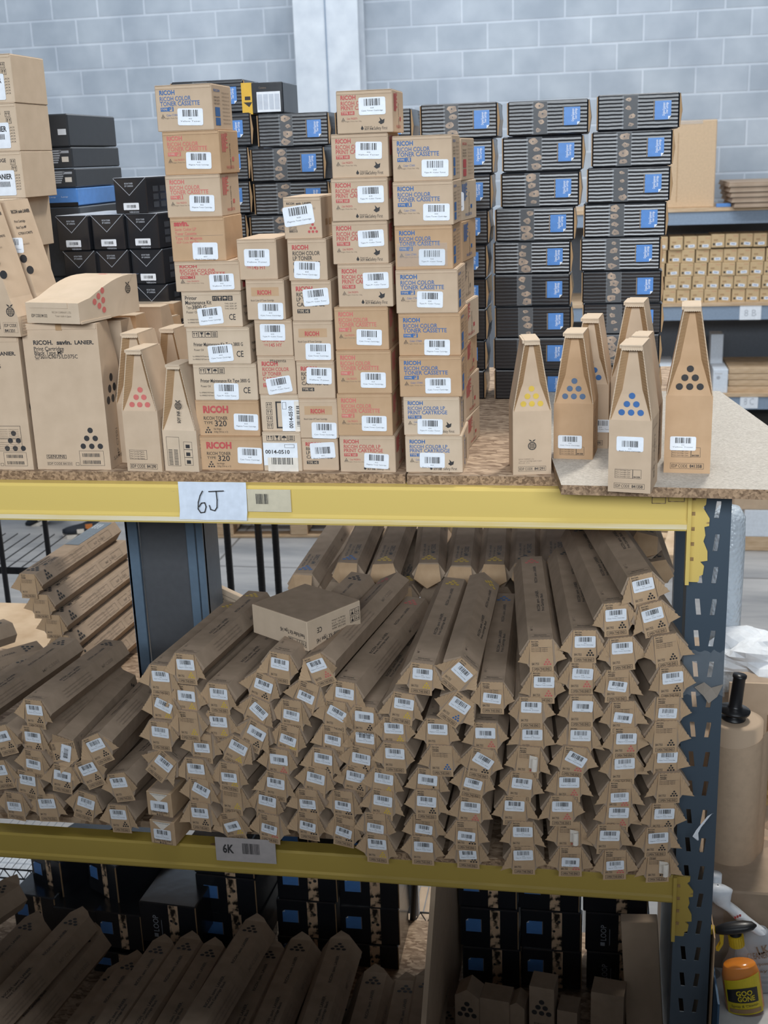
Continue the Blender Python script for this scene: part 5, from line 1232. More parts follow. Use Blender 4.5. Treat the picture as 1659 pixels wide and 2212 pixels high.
# small scrap carton end and side stack at left
def sidetube(fx,fy,bx,by,Yf,Yb,lab,dots='k',sun=False):
    a=P(fx,fy,Yf); c=P(bx,by,Yb); c.z=a.z
    yw=math.atan2(-(c.x-a.x),c.y-a.y)
    o=bpy.data.objects.new('tube_carton',bodymesh('rear'+dots)); C.objects.link(o); o.location=a; o.rotation_euler=(0,0,yw)
    o.scale=(1,1,1); tag(o,lab,'tube carton','hexagonal kraft tube cartons')
    kid(o,'end_flap',panelmesh('n'),(0,-.001,0)); kid(o,'side_flap',wingmesh(1,0),(0,-.001,0)); kid(o,'side_flap',wingmesh(-1,0),(0,-.001,0))
    return o
SS=[(62,1262,'topmost'),(88,1312,'second from top'),(112,1356,'third from top'),(128,1392,'fourth from top'),(140,1425,'fifth from top'),(150,1460,'lowest')]
z_=None
ys0=.60
_a=P(66,1262,ys0); _b=G(238,1146,_a.z); yss=math.atan2(-(_b.x-_a.x),_b.y-_a.y); LSS=min(.62,(Vector((_b.x,_b.y))-Vector((_a.x,_a.y))).length); print('side stack yaw',math.degrees(yss),LSS)
for k,(x,y,n_) in enumerate(SS):
    a=P(x,y,ys0)
    if k==0: ztop=a.z
    zz_=ztop-.0605*k
    if zz_-TH/2<.584: continue
    o=bpy.data.objects.new('tube_carton',bodymesh('reark')); C.objects.link(o); o.location=(a.x,ys0+.006*k,zz_); o.rotation_euler=(0,0,yss); o.scale=(1,LSS/.5,1)
    tag(o,f'tube carton showing its long printed side in left sunlit stack, {n_}','tube carton','tube cartons of the left sunlit stack')
    kid(o,'end_flap',panelmesh('n'),(0,-.001,0)); kid(o,'side_flap',wingmesh(1,0),(0,-.001,0)); kid(o,'side_flap',wingmesh(-1,0),(0,-.001,0))
    # printed panels and black dots on the side
    b=MB()
    p0=Vector((TWm,0,0)); p1=Vector((TWt,0,TH/2)); u=(p1-p0); l=u.length; u.normalize(); yv=Vector((0,1,0)); nn=yv.cross(u)
    M=Matrix(((yv.x,u.x,nn.x,p0.x),(yv.y,u.y,nn.y,p0.y),(yv.z,u.z,nn.z,p0.z),(0,0,0,1)))
    b.tri6(M,.045,l*.25,.011,.0042,BK,.0012)
    for q in range(4): b.frame(M,.14+.08*q,l*.15,.06,l*.65,.001,GY,.0012)
    b.build('side_print',o)
    if k==0:
        b=MB(); F=FT(-TWt,0,TH/2); b.rect(F,.002,.26,TWt*2-.004,.225,flat('shipping_panel_grey',(.16,.19,.22),.4),.001)
        for q in range(3): b.text(F,'UP HANDLE',.012+.009*q,.42,.006,WH,.045,.02,R(90),.0014)
        b.frame(F,.006,.275,TWt*2-.012,.10,.0008,WHD,.0014); b.build('dark_label',o)
# long brown cartons lying over the left heap
def longt(x,y,Y,yaw,ang,lab,dots='k',z=None,L=1.0,tilt=0):
    p=P(x,y,Y)
    o=bpy.data.objects.new('tube_carton',bodymesh('front'+dots)); C.objects.link(o); o.location=p
    o.rotation_euler=(Matrix.Rotation(R(yaw),3,'Z')@Matrix.Rotation(R(tilt),3,'X')@Matrix.Rotation(R(ang),3,'Y')).to_euler(); tag(o,lab,'tube carton','hexagonal kraft tube cartons')
    kid(o,'end_flap',panelmesh('n'),(0,-.001,0)); kid(o,'side_flap',wingmesh(1,0),(0,-.001,0)); kid(o,'side_flap',wingmesh(-1,0),(0,-.001,0))
    return o
def farlong(x,y,Y,yaw,ang,lab,tilt=0):
    q=P(x,y,Y); a=R(yaw); q=q-Vector((-math.sin(a),math.cos(a),math.tan(R(tilt))))*TL
    d=ray(0,0); o=longt(0,0,0,yaw,ang,lab,'k',None,1,tilt); o.location=q; return o
farlong(150,1400,.46,-9,0,'dark long tube carton ending just below the sunlit stack at left')
farlong(72,1440,.44,-9,0,'dark long tube carton cut off by the left edge, beside the darker one')
farlong(88,1412,.62,-42,10,'light brown tube carton lying crosswise at left edge under sunlit stack')
farlong(20,1362,.66,-34,0,'shaded brown tube carton behind the crosswise one at left edge')
# slate steel column between the shelves
xa=P(268,1300,.58); xb_=P(440,1300,.58)
b=MB(); X0=P(268,1125,.56).x; X1=P(445,1125,.56).x-.012
r=empty('steel_column',(X0,.56,.584)); tag(r,'slate blue steel column standing between the heaps on the lower shelf','column')
hh_=1.3855-.584
b=MB(); b.box(0,.032,0,.012,0,hh_,NV2,None,.001); b.box(0,.006,.0,.12,0,hh_,NV2); b.build('left_flange',r)
b=MB(); b.box(.032,X1-X0-.045,.018,.026,0,hh_,flat('column_web_paint',(.10,.105,.115),.3)); b.build('web',r)
b=MB(); wx=X1-X0; b.box(wx-.045,wx-.022,0,.012,0,hh_,NV2,None,.001); b.box(wx-.020,wx,.004,.016,0,hh_,NV2,None,.001); b.box(wx-.006,wx,.0,.12,0,hh_,NV2); b.build('right_flange',r)
# white scrap carton end peeping behind
p=P(490,1300,.72); b=MB(); b.box(-.035,.035,0,.02,-.03,.03,KR3,None,.001); b.frame(FF(0,0,0),-.025,-.015,.05,.03,.001,BK); b.text(FF(0,0,0),'EDP CODE 841',-.02,.0,.006,BK,.04)
tag(b.build('small_carton',None,p,(0,R(25),0)),'sunlit pale carton corner peeping behind the long cartons beside the slate post','carton')

# ================= BEHIND THE LOWER SHELF =================
# wire rack posts
for k,(x0,x1,Y,l) in enumerate(((436,452,1.75,'leftmost'),(488,500,1.9,'second'),(555,568,1.75,'third'),(591,604,1.9,'fourth'))):
    a=P(x0,1125,Y); c=P(x1,1300,Y)
    b=MB(); rr=.013; b.cyl((0,0,0),(0,0,1.9),rr,rr,BKX,14)
    for q in range(60): b.cyl((0,0,.05+.03*q),(0,0,.0515+.03*q),rr+.0008,rr+.0008,BKX,14)
    tag(b.build('wire_rack_post',None,(P((x0+x1)/2,1200,Y).x,Y,FLOOR)),f'black steel rack post seen under the upper beam, {l} of four','rack post','black rack posts behind the slate column')
for k,(x,Y) in enumerate(((103,2.2),(2,2.1))):
    b=MB(); b.cyl((0,0,0),(0,0,1.9),.011,.011,BKX,14); b.cyl((0,0,0),(0,0,.03),.02,.02,BKX,14)
    tag(b.build('wire_rack_post',None,(P(x,1180,Y).x,Y,FLOOR)),['thin black rack post behind the sunlit stack','thin black rack post at the left frame edge'][k],'rack post','black rack posts at the left')
# low wire shelf between those posts
b=MB(); p=P(5,1225,2.15)
b.box(-1.2,.35,0,.004,0,.03,BKX)
for q in range(26): b.box(-1.2+.06*q,-1.196+.06*q,0,.5,.012,.016,BKX)
tag(b.build('wire_shelf',None,(p.x,2.15,p.z-.03)),'black wire shelf behind the sunlit stack at left','wire shelf')
b=MB(); p=P(300,1300,1.9)
for q in range(14):
    b.cyl((0,.03*q,0),(.25,.03*q,0),.002,.002,BKX,6)
b.cyl((0,0,0),(.25,0,0),.004,.004,BKX,8); b.cyl((0,0,-.03),(.25,0,-.03),.004,.004,BKX,8)
for q in range(6): b.cyl((.04*q,0,-.03),(.04*q+.02,0,0),.002,.002,BKX,6); b.cyl((.04*q+.02,0,0),(.04*q+.04,0,-.03),.002,.002,BKX,6)

for q in(0,.25): b.cyl((q,.0,FLOOR-p.z),(q,.0,.05),.006,.006,BKX,8); b.cyl((q,.39,FLOOR-p.z),(q,.39,.05),.006,.006,BKX,8)
tag(b.build('wire_shelf',None,(p.x-.12,1.9,p.z)),'black wire shelf corner glimpsed between sunlit stack and slate column','wire shelf')
# pallet on the floor
g=G(560,1162,FLOOR); r=empty('wooden_pallet',(g.x,g.y,FLOOR),R(4)); tag(r,'pale wooden pallet lying on the concrete floor behind the black posts','pallet')
for k,x in enumerate((-.9,-.30,.22,.8)):
    b=MB(); b.box(x,x+.12,0,1.0,.02,.10,WD,None,.004); b.build('bearer_block',r)
b=MB(); b.box(-.9,.92,0,.1,0,.02,WD,None,.003); b.build('bottom_board',r)
for k in range(6):
    b=MB(); b.box(-.9,.92,.17*k,.17*k+.13,.10,.122,WD,None,.003); b.build('top_board',r)
g=G(775,1150,FLOOR); r=empty('wooden_pallet',(g.x+1.3,g.y-.6,FLOOR),R(-8)); tag(r,'pale wooden pallet glimpsed behind the rear row of tube cartons','pallet')
for k in range(3):
    b=MB(); b.box(-.9,.9,.4*k,.4*k+.1,0,.10,WD,None,.004); b.build('bearer',r)
for k in range(7):
    b=MB(); b.box(-.9+.27*k,-.7+.27*k,0,.95,.10,.12,WD,None,.003); b.build('top_board',r)

# ---- person in the background: only one shoe and trouser leg show ----
g=G(160,1160,FLOOR)
def skin(name,verts,edges,rad,mat,parent=None,sub=2):
    me=bpy.data.meshes.new(name); me.from_pydata(verts,edges,[]); o=bpy.data.objects.new(name,me); C.objects.link(o); o.parent=parent
    md=o.modifiers.new('skin','SKIN')
    for i,r_ in enumerate(rad): me.skin_vertices[0].data[i].radius=(r_,r_)
    me.skin_vertices[0].data[0].use_root=True
    md.use_smooth_shade=True; s=o.modifiers.new('sub','SUBSURF'); s.levels=sub; s.render_levels=sub; me.materials.append(mat); return o
CLO=flat('dark_trouser_cloth',(.02,.022,.03),.9); SKN=flat('skin_tone',(.42,.26,.18),.6); HAIR=flat('dark_hair',(.02,.015,.012),.8); SHIRT=flat('grey_shirt_cloth',(.12,.13,.16),.9)
r=empty('person',(g.x+.05,g.y+.05,FLOOR),R(10)); r.scale=(1.2,1.2,1.2); tag(r,'person in dark trousers and black trainers walking behind the racks, mostly hidden','person')
vb=[(0,0,.95),(.09,0,.90),(.10,-.02,.50),(.10,.02,.10),(-.09,0,.90),(-.14,.12,.50),(-.22,.28,.16),(0,0,1.2),(0,-.01,1.42),(0,-.01,1.50),(0,-.02,1.62),(.19,0,1.40),(.24,.02,1.12),(.22,-.12,.90),(-.19,0,1.40),(-.24,-.02,1.12),(-.22,.10,.90)]
eb=[(0,1),(1,2),(2,3),(0,4),(4,5),(5,6),(0,7),(7,8),(8,9),(9,10),(8,11),(11,12),(12,13),(8,14),(14,15),(15,16)]
body=skin('body',vb,eb,[.13,.09,.062,.042,.09,.062,.042,.14,.12,.05,.085,.055,.042,.03,.055,.042,.03],CLO,r)
b=MB(); b.lathe([(0,-.13),(.05,-.12),(.075,-.06),(.085,.02),(.075,.09),(.04,.125),(0,.13)],SKN,20); hd=b.build('head',r,(0,-.03,1.64),(0,0,0),True)
b=MB(); b.lathe([(.088,.0),(.09,.04),(.08,.10),(.045,.135),(0,.142)],HAIR,20); b.build('hair',r,(0,-.015,1.64),(0,0,0),True)
def shoe(parent,loc,rz,rx=0):
    SB=flat('trainer_black',(.02,.025,.035),.7) if 'SBm' not in globals() else globals()['SBm']; globals()['SBm']=SB
    b=MB(); n=14; rings=[]
    secs=[(-.10,.032,.0,.075),(-.06,.036,0,.10),(-.02,.036,0,.095),(.03,.040,0,.075),(.08,.046,0,.058),(.13,.046,0,.05),(.17,.038,0,.042),(.195,.015,.01,.032)]
    v=[];f=[]
    for x,w,z0,z1 in secs:
        for k in range(n):
            t=2*math.pi*k/n; v.append((-x,w*math.cos(t),.018+z0+(z1-z0)/2*(1+math.sin(t))))
    for i in range(len(secs)-1):
        for k in range(n): f.append((i*n+k,i*n+(k+1)%n,(i+1)*n+(k+1)%n,(i+1)*n+k))
    f.append(tuple(range(n))); f.append(tuple(range((len(secs)-1)*n,len(secs)*n))); b.add(v,f,SB)
    o=b.build('shoe',parent,loc,(0,rx,rz),True)
    s=MB(); pts=[(-x,w*1.08) for x,w,_,_ in secs]; poly=pts+[(x,-y) for x,y in reversed(pts)]
    v=[(x,y,0) for x,y in poly]+[(x,y,.022) for x,y in poly]; k=len(poly); s.add(v,[(i,(i+1)%k,k+(i+1)%k,k+i) for i in range(k)]+[tuple(range(k)),tuple(range(k,2*k))],WHC); s.build('sole',o)
    s=MB(); s.box(-.06,-.02,-.042,-.038,.05,.08,flat('shoe_orange',(.6,.2,.05),.6)); s.box(-.11,-.07,-.047,-.043,.03,.055,WHC); s.build('side_patch',o)
    return o
shoe(r,(.08,-.0,.0),R(12)); shoe(r,(-.22,.28,.05),R(8),R(-25))
b=MB(); b.cyl((0,0,.085),(0,0,.20),.040,.046,WHC,16,False); b.build('sock',r,(.10,.02,-.0))

# ================= BOTTOM TIER =================
b=MB(); b.box(-1.9,.17,.0,.90,BZ-.02,BZ-.001,OSB); tag(b.build('shelf_board'),'dark strand board deck of the bottom shelf','shelf board')
b=MB(); b.box(-1.9,.15,-.03,.0,BZ-.10,BZ-.02,YB); tag(b.build('rack_beam'),'yellow steel beam of the bottom shelf below the picture','rack beam')
def lowbox(xl,xr,yt,yb_,Y,sd,lab,sticker=True,logo=False,D=.2,yaw=0,H=None):
    a=P(xl,yb_,Y);c=P(xr,yb_,Y)
    return a,c
def lowstack(xl,xr,ybot,pitch_px,n,Y,pos,logos=(),yaw=0,sd=0,dxs=None):
    """grid column of square black cartons, bottom one on the floor"""
    zr=[P((xl+xr)/2,ybot-pitch_px*k,Y).z for k in range(n+1)]
    h=(zr[1]-zr[0]); W=P(xr,ybot,Y).x-P(xl,ybot,Y).x
    z=zr[0]
    nb=max(0,round((z-BZ)/h)); h0=(z-BZ)/nb if nb else 0
    out=[]
    for k in range(n):
        X=P((xl+xr)/2+(dxs[k] if dxs else 0),ybot-pitch_px*(k+.5),Y).x
        loopbox(W-.008,.20,h-.0015,(X,Y+random.uniform(-.004,.004),z+h*k),yaw+random.uniform(-.012,.012),f'square black carton, {NTH[k]} from bottom in {pos}','sq','black square cartons under the lower shelf',seed=sd+k,sticker=(k not in logos),logo=(k in logos))
    for k in range(nb):
        X=P((xl+xr)/2,ybot,Y).x
        loopbox(W-.008,.20,h0-.0015,(X,Y,BZ+h0*k),yaw,f'lowest square black carton {NTH[k]} up in {pos}','sq','black square cartons under the lower shelf',seed=sd+9+k)
YL_=.62
lowstack(992,1121,2128,82,4,YL_,'the column right of cardboard divider',(),0,31,[5,0,-5,-9])
lowstack(1122,1256,2134,82,4,YL_,'the bottom tier right group middle column',(),0,41,[2,0,-4,-6])
lowstack(1262,1404,2140,82,4,YL_,'the bottom tier column nearest the navy upright',(0,1),0,51,[2,0,-4,-6])
lowstack(596,728,2025,79,3,.66,'the column between two white panels',(),0,61)
lowstack(730,862,2040,79,3,.66,'the column just left of cardboard divider',(),0,71,[2,0,-4])
lowstack(422,556,2052,79,3,.60,'the column left of first white panel',(),R(-3),81,[10,0,-8])
# rotated cartons at left
for k,(x,y,w,Y,yaw,lab,st,lg) in enumerate(((105,1925,.13,.62,-24,'black carton turned to show its ribbed side, top left of bottom tier',True,False),(225,1935,.13,.60,-28,'black carton tilted beside the turned one, with picture strip and white icon',True,False),
    (80,2010,.14,.56,-6,'black carton with dim blue sticker under the turned one',True,False),(170,2040,.14,.54,-4,'black carton printed LOOP sideways behind front tubes at left',False,True),
    (262,2050,.14,.52,-4,'black carton with picture strip left of the LOOP faced carton',True,False),(368,2040,.17,.50,-4,'large glossy black carton with LOOP print and visible sloping top',False,True))):
    p=P(x,y,Y); H=.118 if k<5 else .13
    loopbox(w,.26,H,(p.x,Y,p.z),R(yaw),lab,'sq','black square cartons under the lower shelf',seed=90+k,sticker=st,logo=lg)
# supports below them
for k,(x,Y) in enumerate(((120,.56),(250,.53),(375,.51))):
    p=P(x,2060,Y); zt=p.z-.005; n_=max(1,round((zt-BZ)/.13)); hh=(zt-BZ)/n_
    for q in range(n_): loopbox(.165,.26,hh-.001,(p.x,Y+.01,BZ+hh*q),R(-4),f'shadowed black carton on the floor under the left bottom tier pile, {NTH[k]} across, {NTH[q]} up','sq','black square cartons under the lower shelf',seed=120+k)
# dark tubes in the foreground of bottom tier : far ends visible
LOWT=[(25,1905,-22,.18),(75,1985,-9,.06),(172,1975,-9,.05),(200,2010,-8,.0),(255,2095,-6,-.06),(292,2070,-6,-.05),(352,2035,-5,-.02),(412,2028,-5,-.02),(462,2042,-4,-.02),(553,1990,-6,.03),(590,2045,-3,-.03),(652,2030,-2,-.02),(738,2028,0,-.02),(690,2090,-1,-.09),(812,2100,0,-.08),(880,2118,1,-.09),(925,2108,2,-.08)]
for k,(x,y,yw,zt) in enumerate(LOWT):
    q=G(x,y,zt); a=R(yw); d=Vector((-math.sin(a),math.cos(a),0)); L_=.50
    o=bpy.data.objects.new('tube_carton',bodymesh('frontk')); C.objects.link(o)
    base=q-d*L_; o.location=(base.x,base.y,zt-TH*.5*1.25); o.rotation_euler=(0,0,a); o.scale=(1.28,1,1.25)
    tag(o,f'dim long kraft carton lying in the bottom tier, {(NTH+["fifteenth","sixteenth","seventeenth"])[k]} far end counting from the left','tube carton','dim long cartons in the bottom tier')
    kid(o,'end_flap',panelmesh('n'),(0,-.001,0)); kid(o,'side_flap',wingmesh(1,0),(0,-.001,0)); kid(o,'side_flap',wingmesh(-1,0),(0,-.001,0))
    pk=MB(); h2=TH/2; pk.add([(-TWt,L_,h2),(TWt,L_,h2),(TWt*.6,L_+.012,h2+.004),(-TWt*.2,L_+.026,h2+.006)],[(0,1,2,3)],KR4); pk.build('far_flap',o)
# bulk of the lower layer they lie on
for k in range(11):
    x=-1.25+.095*k
    o=bpy.data.objects.new('tube_carton',bodymesh('frontk')); C.objects.link(o); o.location=(x,-.08,BZ+.05); o.rotation_euler=(0,0,R(-5)); o.scale=(1.28,1,1.25)
    tag(o,f'nearly black long carton in the floor layer of bottom tier, {NTH[k]} from the left','tube carton','dim long cartons in the bottom tier')
# cardboard divider and side panels
pz=.50
def panel(pts,th,m,name,lab,cat='panel'):
    b=MB(); n=len(pts); v=[tuple(p) for p in pts]+[(p[0]+th,p[1],p[2]) for p in pts]
    b.add(v,[tuple(range(n)),tuple(range(2*n-1,n-1,-1))]+[(i,(i+1)%n,n+(i+1)%n,n+i) for i in range(n)],m); tag(b.build(name),lab,cat)
a=P(965,1905,.50); c=P(925,2212,.08)
panel([(a.x,.75,BZ),(a.x,.75,.46),(a.x,.34,.46),(c.x-.02,-.05,BZ+.15),(c.x-.02,-.05,BZ)],.012,KR,'cardboard_divider','tall brown cardboard divider standing between the bottom tier cartons')
a=P(1415,1950,.5)
panel([(a.x+.03,.70,BZ),(a.x+.03,.70,.50),(a.x+.03,.30,.50),(a.x+.03,.10,BZ)],.008,NV2,'steel_side_panel','dim slate side panel between bottom tier cartons and the navy upright')
# long plain board carton leaning at right
b=MB(); b.box(-.045,.045,0,.05,0,.42,KR,None,.002); p=P(1400,2212,.28)
b.v=[tuple(v) for v in b.v]; tag(b.build('long_carton',None,(P(1405,2180,.30).x,.30,BZ),(R(-12),R(-4),0)),'plain long kraft carton standing upright before the rightmost LOOP column','carton')
# upright ends in front of right group
for k,(x,y,w,lab,dk) in enumerate(((1008,2138,.062,'upright hexagonal carton end with pointed top right of the divider',1),(1068,2160,.075,'upright kraft carton with square top beside the pointed one',0),(1115,2166,.042,'thin upright kraft carton peak at bottom edge',0),(1170,2134,.062,'upright kraft carton with black dot pyramid at bottom edge',1),(1225,2185,.05,'short kraft carton corner right of the dotted carton',0),(1312,2148,.080,'plain upright kraft carton under the LOOP printed cartons',0))):
    Yq=.30; p=P(x,y,Yq); H=p.z-BZ
    b=MB(); pk=w*.35 if k in(0,2) else 0
    b.prism([(-w/2,0),(w/2,0),(w/2,H-pk),(0 if pk else w/2-.001,H),(-w/2+ (0 if not pk else 0),H-pk)],0,.06,KR4)
    if dk: b.tri6(FF(0,0,0),0,H-.075,.018,.007,BK)
    b.text(FF(0,0,0),'EDP CODE',-w*.3,H-.11,.006,BK,w*.6)
    tag(b.build('upright_carton',None,(p.x,Yq,BZ),(0,0,R(-8))),lab,'carton')
b=MB(); b.box(-.04,.04,0,.002,0,.12,TAPE); b.rect(FF(0,-.001,0),.0,.06,.03,.02,WHD); p=P(1210,2150,.33); tag(b.build('clear_bag',None,(p.x,.37,BZ+.0)),'clear plastic bag with a grey label among upright carton ends','bag') if False else None
# white corrugated panels beyond
for k,(x0,x1,Y,lab) in enumerate(((528,590,.93,'white grooved panel between two black carton columns'),(858,898,.93,'white grooved panel beside the wire shelving behind'))):
    a=P(x0,1900,Y);c=P(x1,1900,Y); W=c.x-a.x; b=MB(); b.box(0,W,0,.01,BZ,.50,flat('grooved_board',(.50,.56,.63),.5))
    for q in range(1,4): b.box(W*q/4-.001,W*q/4+.001,-.001,0,BZ,.50,GY)
    b.box(W,W+.008,-.012,.012,BZ,.50,WH); tag(b.build('grooved_board',None,(a.x,Y,0)),lab,'panel')
# wire shelving beyond
def wireshelf(xl,xr,y,Y,D,lab,n=14):
    a=P(xl,y,Y);c=P(xr,y,Y);W=c.x-a.x; b=MB()
    for z in(0,-.035): b.cyl((0,0,z),(W,0,z),.003,.003,BKX,8); b.cyl((0,D,z),(W,D,z),.003,.003,BKX,8)
    m_=int(W/.05)+1
    for q in range(m_): b.cyl((q*W/m_,0,-.035),((q+.5)*W/m_,0,0),.0018,.0018,BKX,6); b.cyl(((q+.5)*W/m_,0,0),((q+1)*W/m_,0,-.035),.0018,.0018,BKX,6)
    for q in range(int(W/.028)): b.cyl((.028*q,0,0),(.028*q,D,0),.0015,.0015,GYW,6)
    b.cyl((0,D*.5,-.003),(W,D*.5,-.003),.003,.003,BKX,8)
    tag(b.build('wire_shelf',None,(a.x,Y,a.z)),lab,'wire shelf')
GYW=flat('wire_grey',(.25,.27,.3),.4)
wireshelf(895,975,1970,.98,.35,'dark wire shelf with truss edge behind the cardboard divider')
wireshelf(895,975,2042,.95,.1,'lower black rail of the wire shelving behind the divider')
wireshelf(-60,75,1872,1.0,.4,'wire shelf with truss edge at lower left behind black cartons')
b=MB(); p=P(925,2085,1.0); b.box(-.12,.12,0,.3,0,.10,KR,None,.004); tag(b.build('carton',None,(p.x,1.0,FLOOR)),'sunlit kraft carton on the floor beyond the wire shelving','carton')
b=MB(); b.cyl((0,0,0),(.03,0,.42),.010,.010,BKX,12); b.cyl((.03,0,.42),(.034,0,.46),.014,.014,BKX,12); p=P(885,2110,.915); tag(b.build('black_pole',None,(p.x,.905,FLOOR)),'short black pole leaning between white panel and divider','pole')
p=P(20,1930,1.0); b=MB(); b.box(-.3,.25,0,.4,0,p.z-FLOOR,WC,None,.004); tag(b.build('grooved_board',None,(p.x,1.0,FLOOR)),'pale white board behind the far left end of bottom tier','panel')

# ================= RIGHT OF THE UPRIGHT =================
# paper roll with black handle
YR=.30
c0=P(1605,1562,YR); c1=P(1650,1562,YR); rad=.058
zb=P(1590,1850,YR).z; Ht=c0.z-zb
tilt=R(6)
r=empty('kraft_paper_roll',(P(1590,1562,YR).x+.004,YR+.02,zb),0)
tag(r,'upright roll of brown wrapping paper with black handle right of the navy upright','paper roll')
b=MB(); m_=48; v=[];f=[]
prof=[(.019,Ht),(.03,Ht+.001),(.045,Ht+.0005),(rad,Ht-.001),(rad,0)]
b.lathe(prof,noisy('kraft_roll_paper',(.50,.37,.26),(.56,.42,.30),3,.7),m_); b.lathe([(.019,Ht-.03),(.019,Ht)],KIN,m_); b.build('paper_core',r,(0,0,0),(0,0,0),True)
b=MB(); v=[];f=[]; n=40
for i in range(n+1):
    t=R(-200)+R(245)*i/n; rr=rad+.002+ (0 if i<30 else .0022*(i-30)**1.35)
    v.append((rr*math.cos(t),rr*math.sin(t),-.02)); v.append((rr*math.cos(t),rr*math.sin(t),Ht-.035-.012*math.sin(i*.12)))
b.add(v,[(2*i,2*i+2,2*i+3,2*i+1) for i in range(n)],flat('kraft_sheet',(.52,.385,.27),.75)); b.build('loose_wrap',r,(0,0,0),(0,0,0),True)
b=MB(); b.lathe([(0,.0),(.026,.0),(.027,.004),(.016,.007),(.016,.016),(.034,.018),(.035,.024),(.018,.028),(.0145,.034),(.0135,.10),(.0155,.103),(.0155,.108),(0,.109)],BKX,28); b.build('black_handle',r,(-.008,0,Ht),(0,R(5),0),True)
# crumpled kraft paper heap
def crumple(name,cx,cy,cz,sx,sy,sz,seed,m,lab,cat='paper',amp=.25,flatb=True):
    rr=random.Random(seed); n,k=26,16; b=MB(); v=[]
    from mathutils import noise
    for j in range(k+1):
        ph=math.pi*j/k
        for i in range(n):
            t=2*math.pi*i/n; d=Vector((math.sin(ph)*math.cos(t),math.sin(ph)*math.sin(t),math.cos(ph)))
            w_=1+amp*(noise.noise(d*1.7+Vector((seed,0,0)))*1.3+abs(noise.noise(d*3.3+Vector((0,seed,0))))*1.1-.25)
            z=d.z*sz*w_; v.append((d.x*sx*w_,d.y*sy*w_,max(z,-sz*.35) if flatb else z))
    f=[(j*n+i,j*n+(i+1)%n,(j+1)*n+(i+1)%n,(j+1)*n+i) for j in range(k) for i in range(n)]
    b.add(v,f,m); o=b.build(name,None,(cx,cy,cz)); tag(o,lab,cat); return o
KS=noisy('kraft_crumple',(.42,.30,.21),(.50,.37,.27),4,.8)
p=P(1640,1820,.42); crumple('crumpled_kraft_paper',p.x+.03,.42,p.z-.02,.105,.09,.06,3,KS,'big crumpled sheet of brown paper behind the spray bottles','paper',.35)
p=P(1630,1930,.36); crumple('crumpled_kraft_paper',p.x+.03,.38,p.z,.11,.08,.035,8,KS,'lower fold of brown paper above the orange cleaner bottle','paper',.3)
p=P(1650,1730,.55); crumple('kraft_paper_fold',p.x+.03,.62,p.z-.02,.10,.08,.10,12,noisy('kraft_ochre',(.38,.25,.10),(.46,.32,.15),4,.8),'ochre paper fold right of the wrapping paper roll','paper',.3)
p=P(1668,1960,.25); crumple('grey_plastic_bag',p.x+.02,.25,p.z-.02,.035,.04,.075,21,flat('bag_grey',(.42,.47,.55),.35),'grey plastic bag poking in at the right frame edge','bag',.3)
# box that holds the paper: wall behind, and bench
p=P(1600,1480,.62)
b=MB(); b.box(-.03,.35,0,.006,-.14,.0,KR,None,.001); tag(b.build('cardboard_wall',None,(p.x,.60,P(1600,1475,.60).z)),'open kraft carton wall behind the paper roll','carton')
p=P(1600,1430,.75); crumple('white_paper_bundle',p.x+.06,.80,p.z,.15,.09,.06,5,flat('paper_bright',(.80,.83,.87),.6),'crumpled white paper bundle above the roll right of the upright','paper',.32)
# bubble wrap roll standing behind
YB_=.95; a=P(1568,1250,YB_); c=P(1606,1250,YB_); zt=P(1590,1092,YB_).z
def bubble():
    m,nt,b=newmat('bubble_film'); b.inputs['Base Color'].default_value=(.62,.70,.78,1); b.inputs['Roughness'].default_value=.25; b.inputs['Alpha'].default_value=.85
    tc=N(nt,'ShaderNodeTexCoord'); vo=N(nt,'ShaderNodeTexVoronoi'); vo.inputs['Scale'].default_value=95; nt.links.new(tc.outputs['Object'],vo.inputs['Vector'])
    bp=N(nt,'ShaderNodeBump'); bp.inputs['Strength'].default_value=.8; bp.inputs['Distance'].default_value=.004; bp.invert=True; nt.links.new(vo.outputs['Distance'],bp.inputs['Height']); nt.links.new(bp.outputs[0],b.inputs['Normal']); return m
BUB=bubble(); rr=(c.x-a.x)*1.0
b=MB(); zb_=.55
b.lathe([(0,zt-zb_),(rr*.6,zt-zb_-.004),(rr*.95,zt-zb_-.03),(rr,zt-zb_-.12),(rr*.97,.2),(rr,0)],BUB,30); tag(b.build('bubble_wrap_roll',None,(c.x-rr,YB_,zb_),(0,0,0),True),'tall roll of clear bubble wrap standing right of the navy upright','roll')
# crate the bubble wrap and papers stand on
b=MB(); b.box(.235,.80,.58,1.3,FLOOR,.55,KR4,None,.004); tag(b.build('large_carton'),'big kraft carton on the floor carrying the bubble wrap and white paper','carton')
b=MB(); b.box(.262,.80,.16,.575,FLOOR,zb-.001,KR4,None,.004); tag(b.build('packing_carton'),'kraft packing carton on the floor under the paper roll','carton')
# bench for bottles
zbt=P(1600,2178,.02).z
b=MB(); b.box(.272,.62,-.10,.155,FLOOR,zbt,flat('bench_grey',(.50,.50,.50),.6),None,.004); b.box(.268,.272,-.10,.155,FLOOR,zbt+.10,flat('bench_blue',(.035,.09,.17),.5)); tag(b.build('work_bench'),'pale worktop with blue edge carrying the cleaner bottles','bench')
# kraft scrap strip left of the bottles
b=MB(); b.box(.264,.2665,-.02,.14,zbt-.1,.42,KR2); tag(b.build('card_strip'),'thin brown card strip between upright and spray bottles','card')
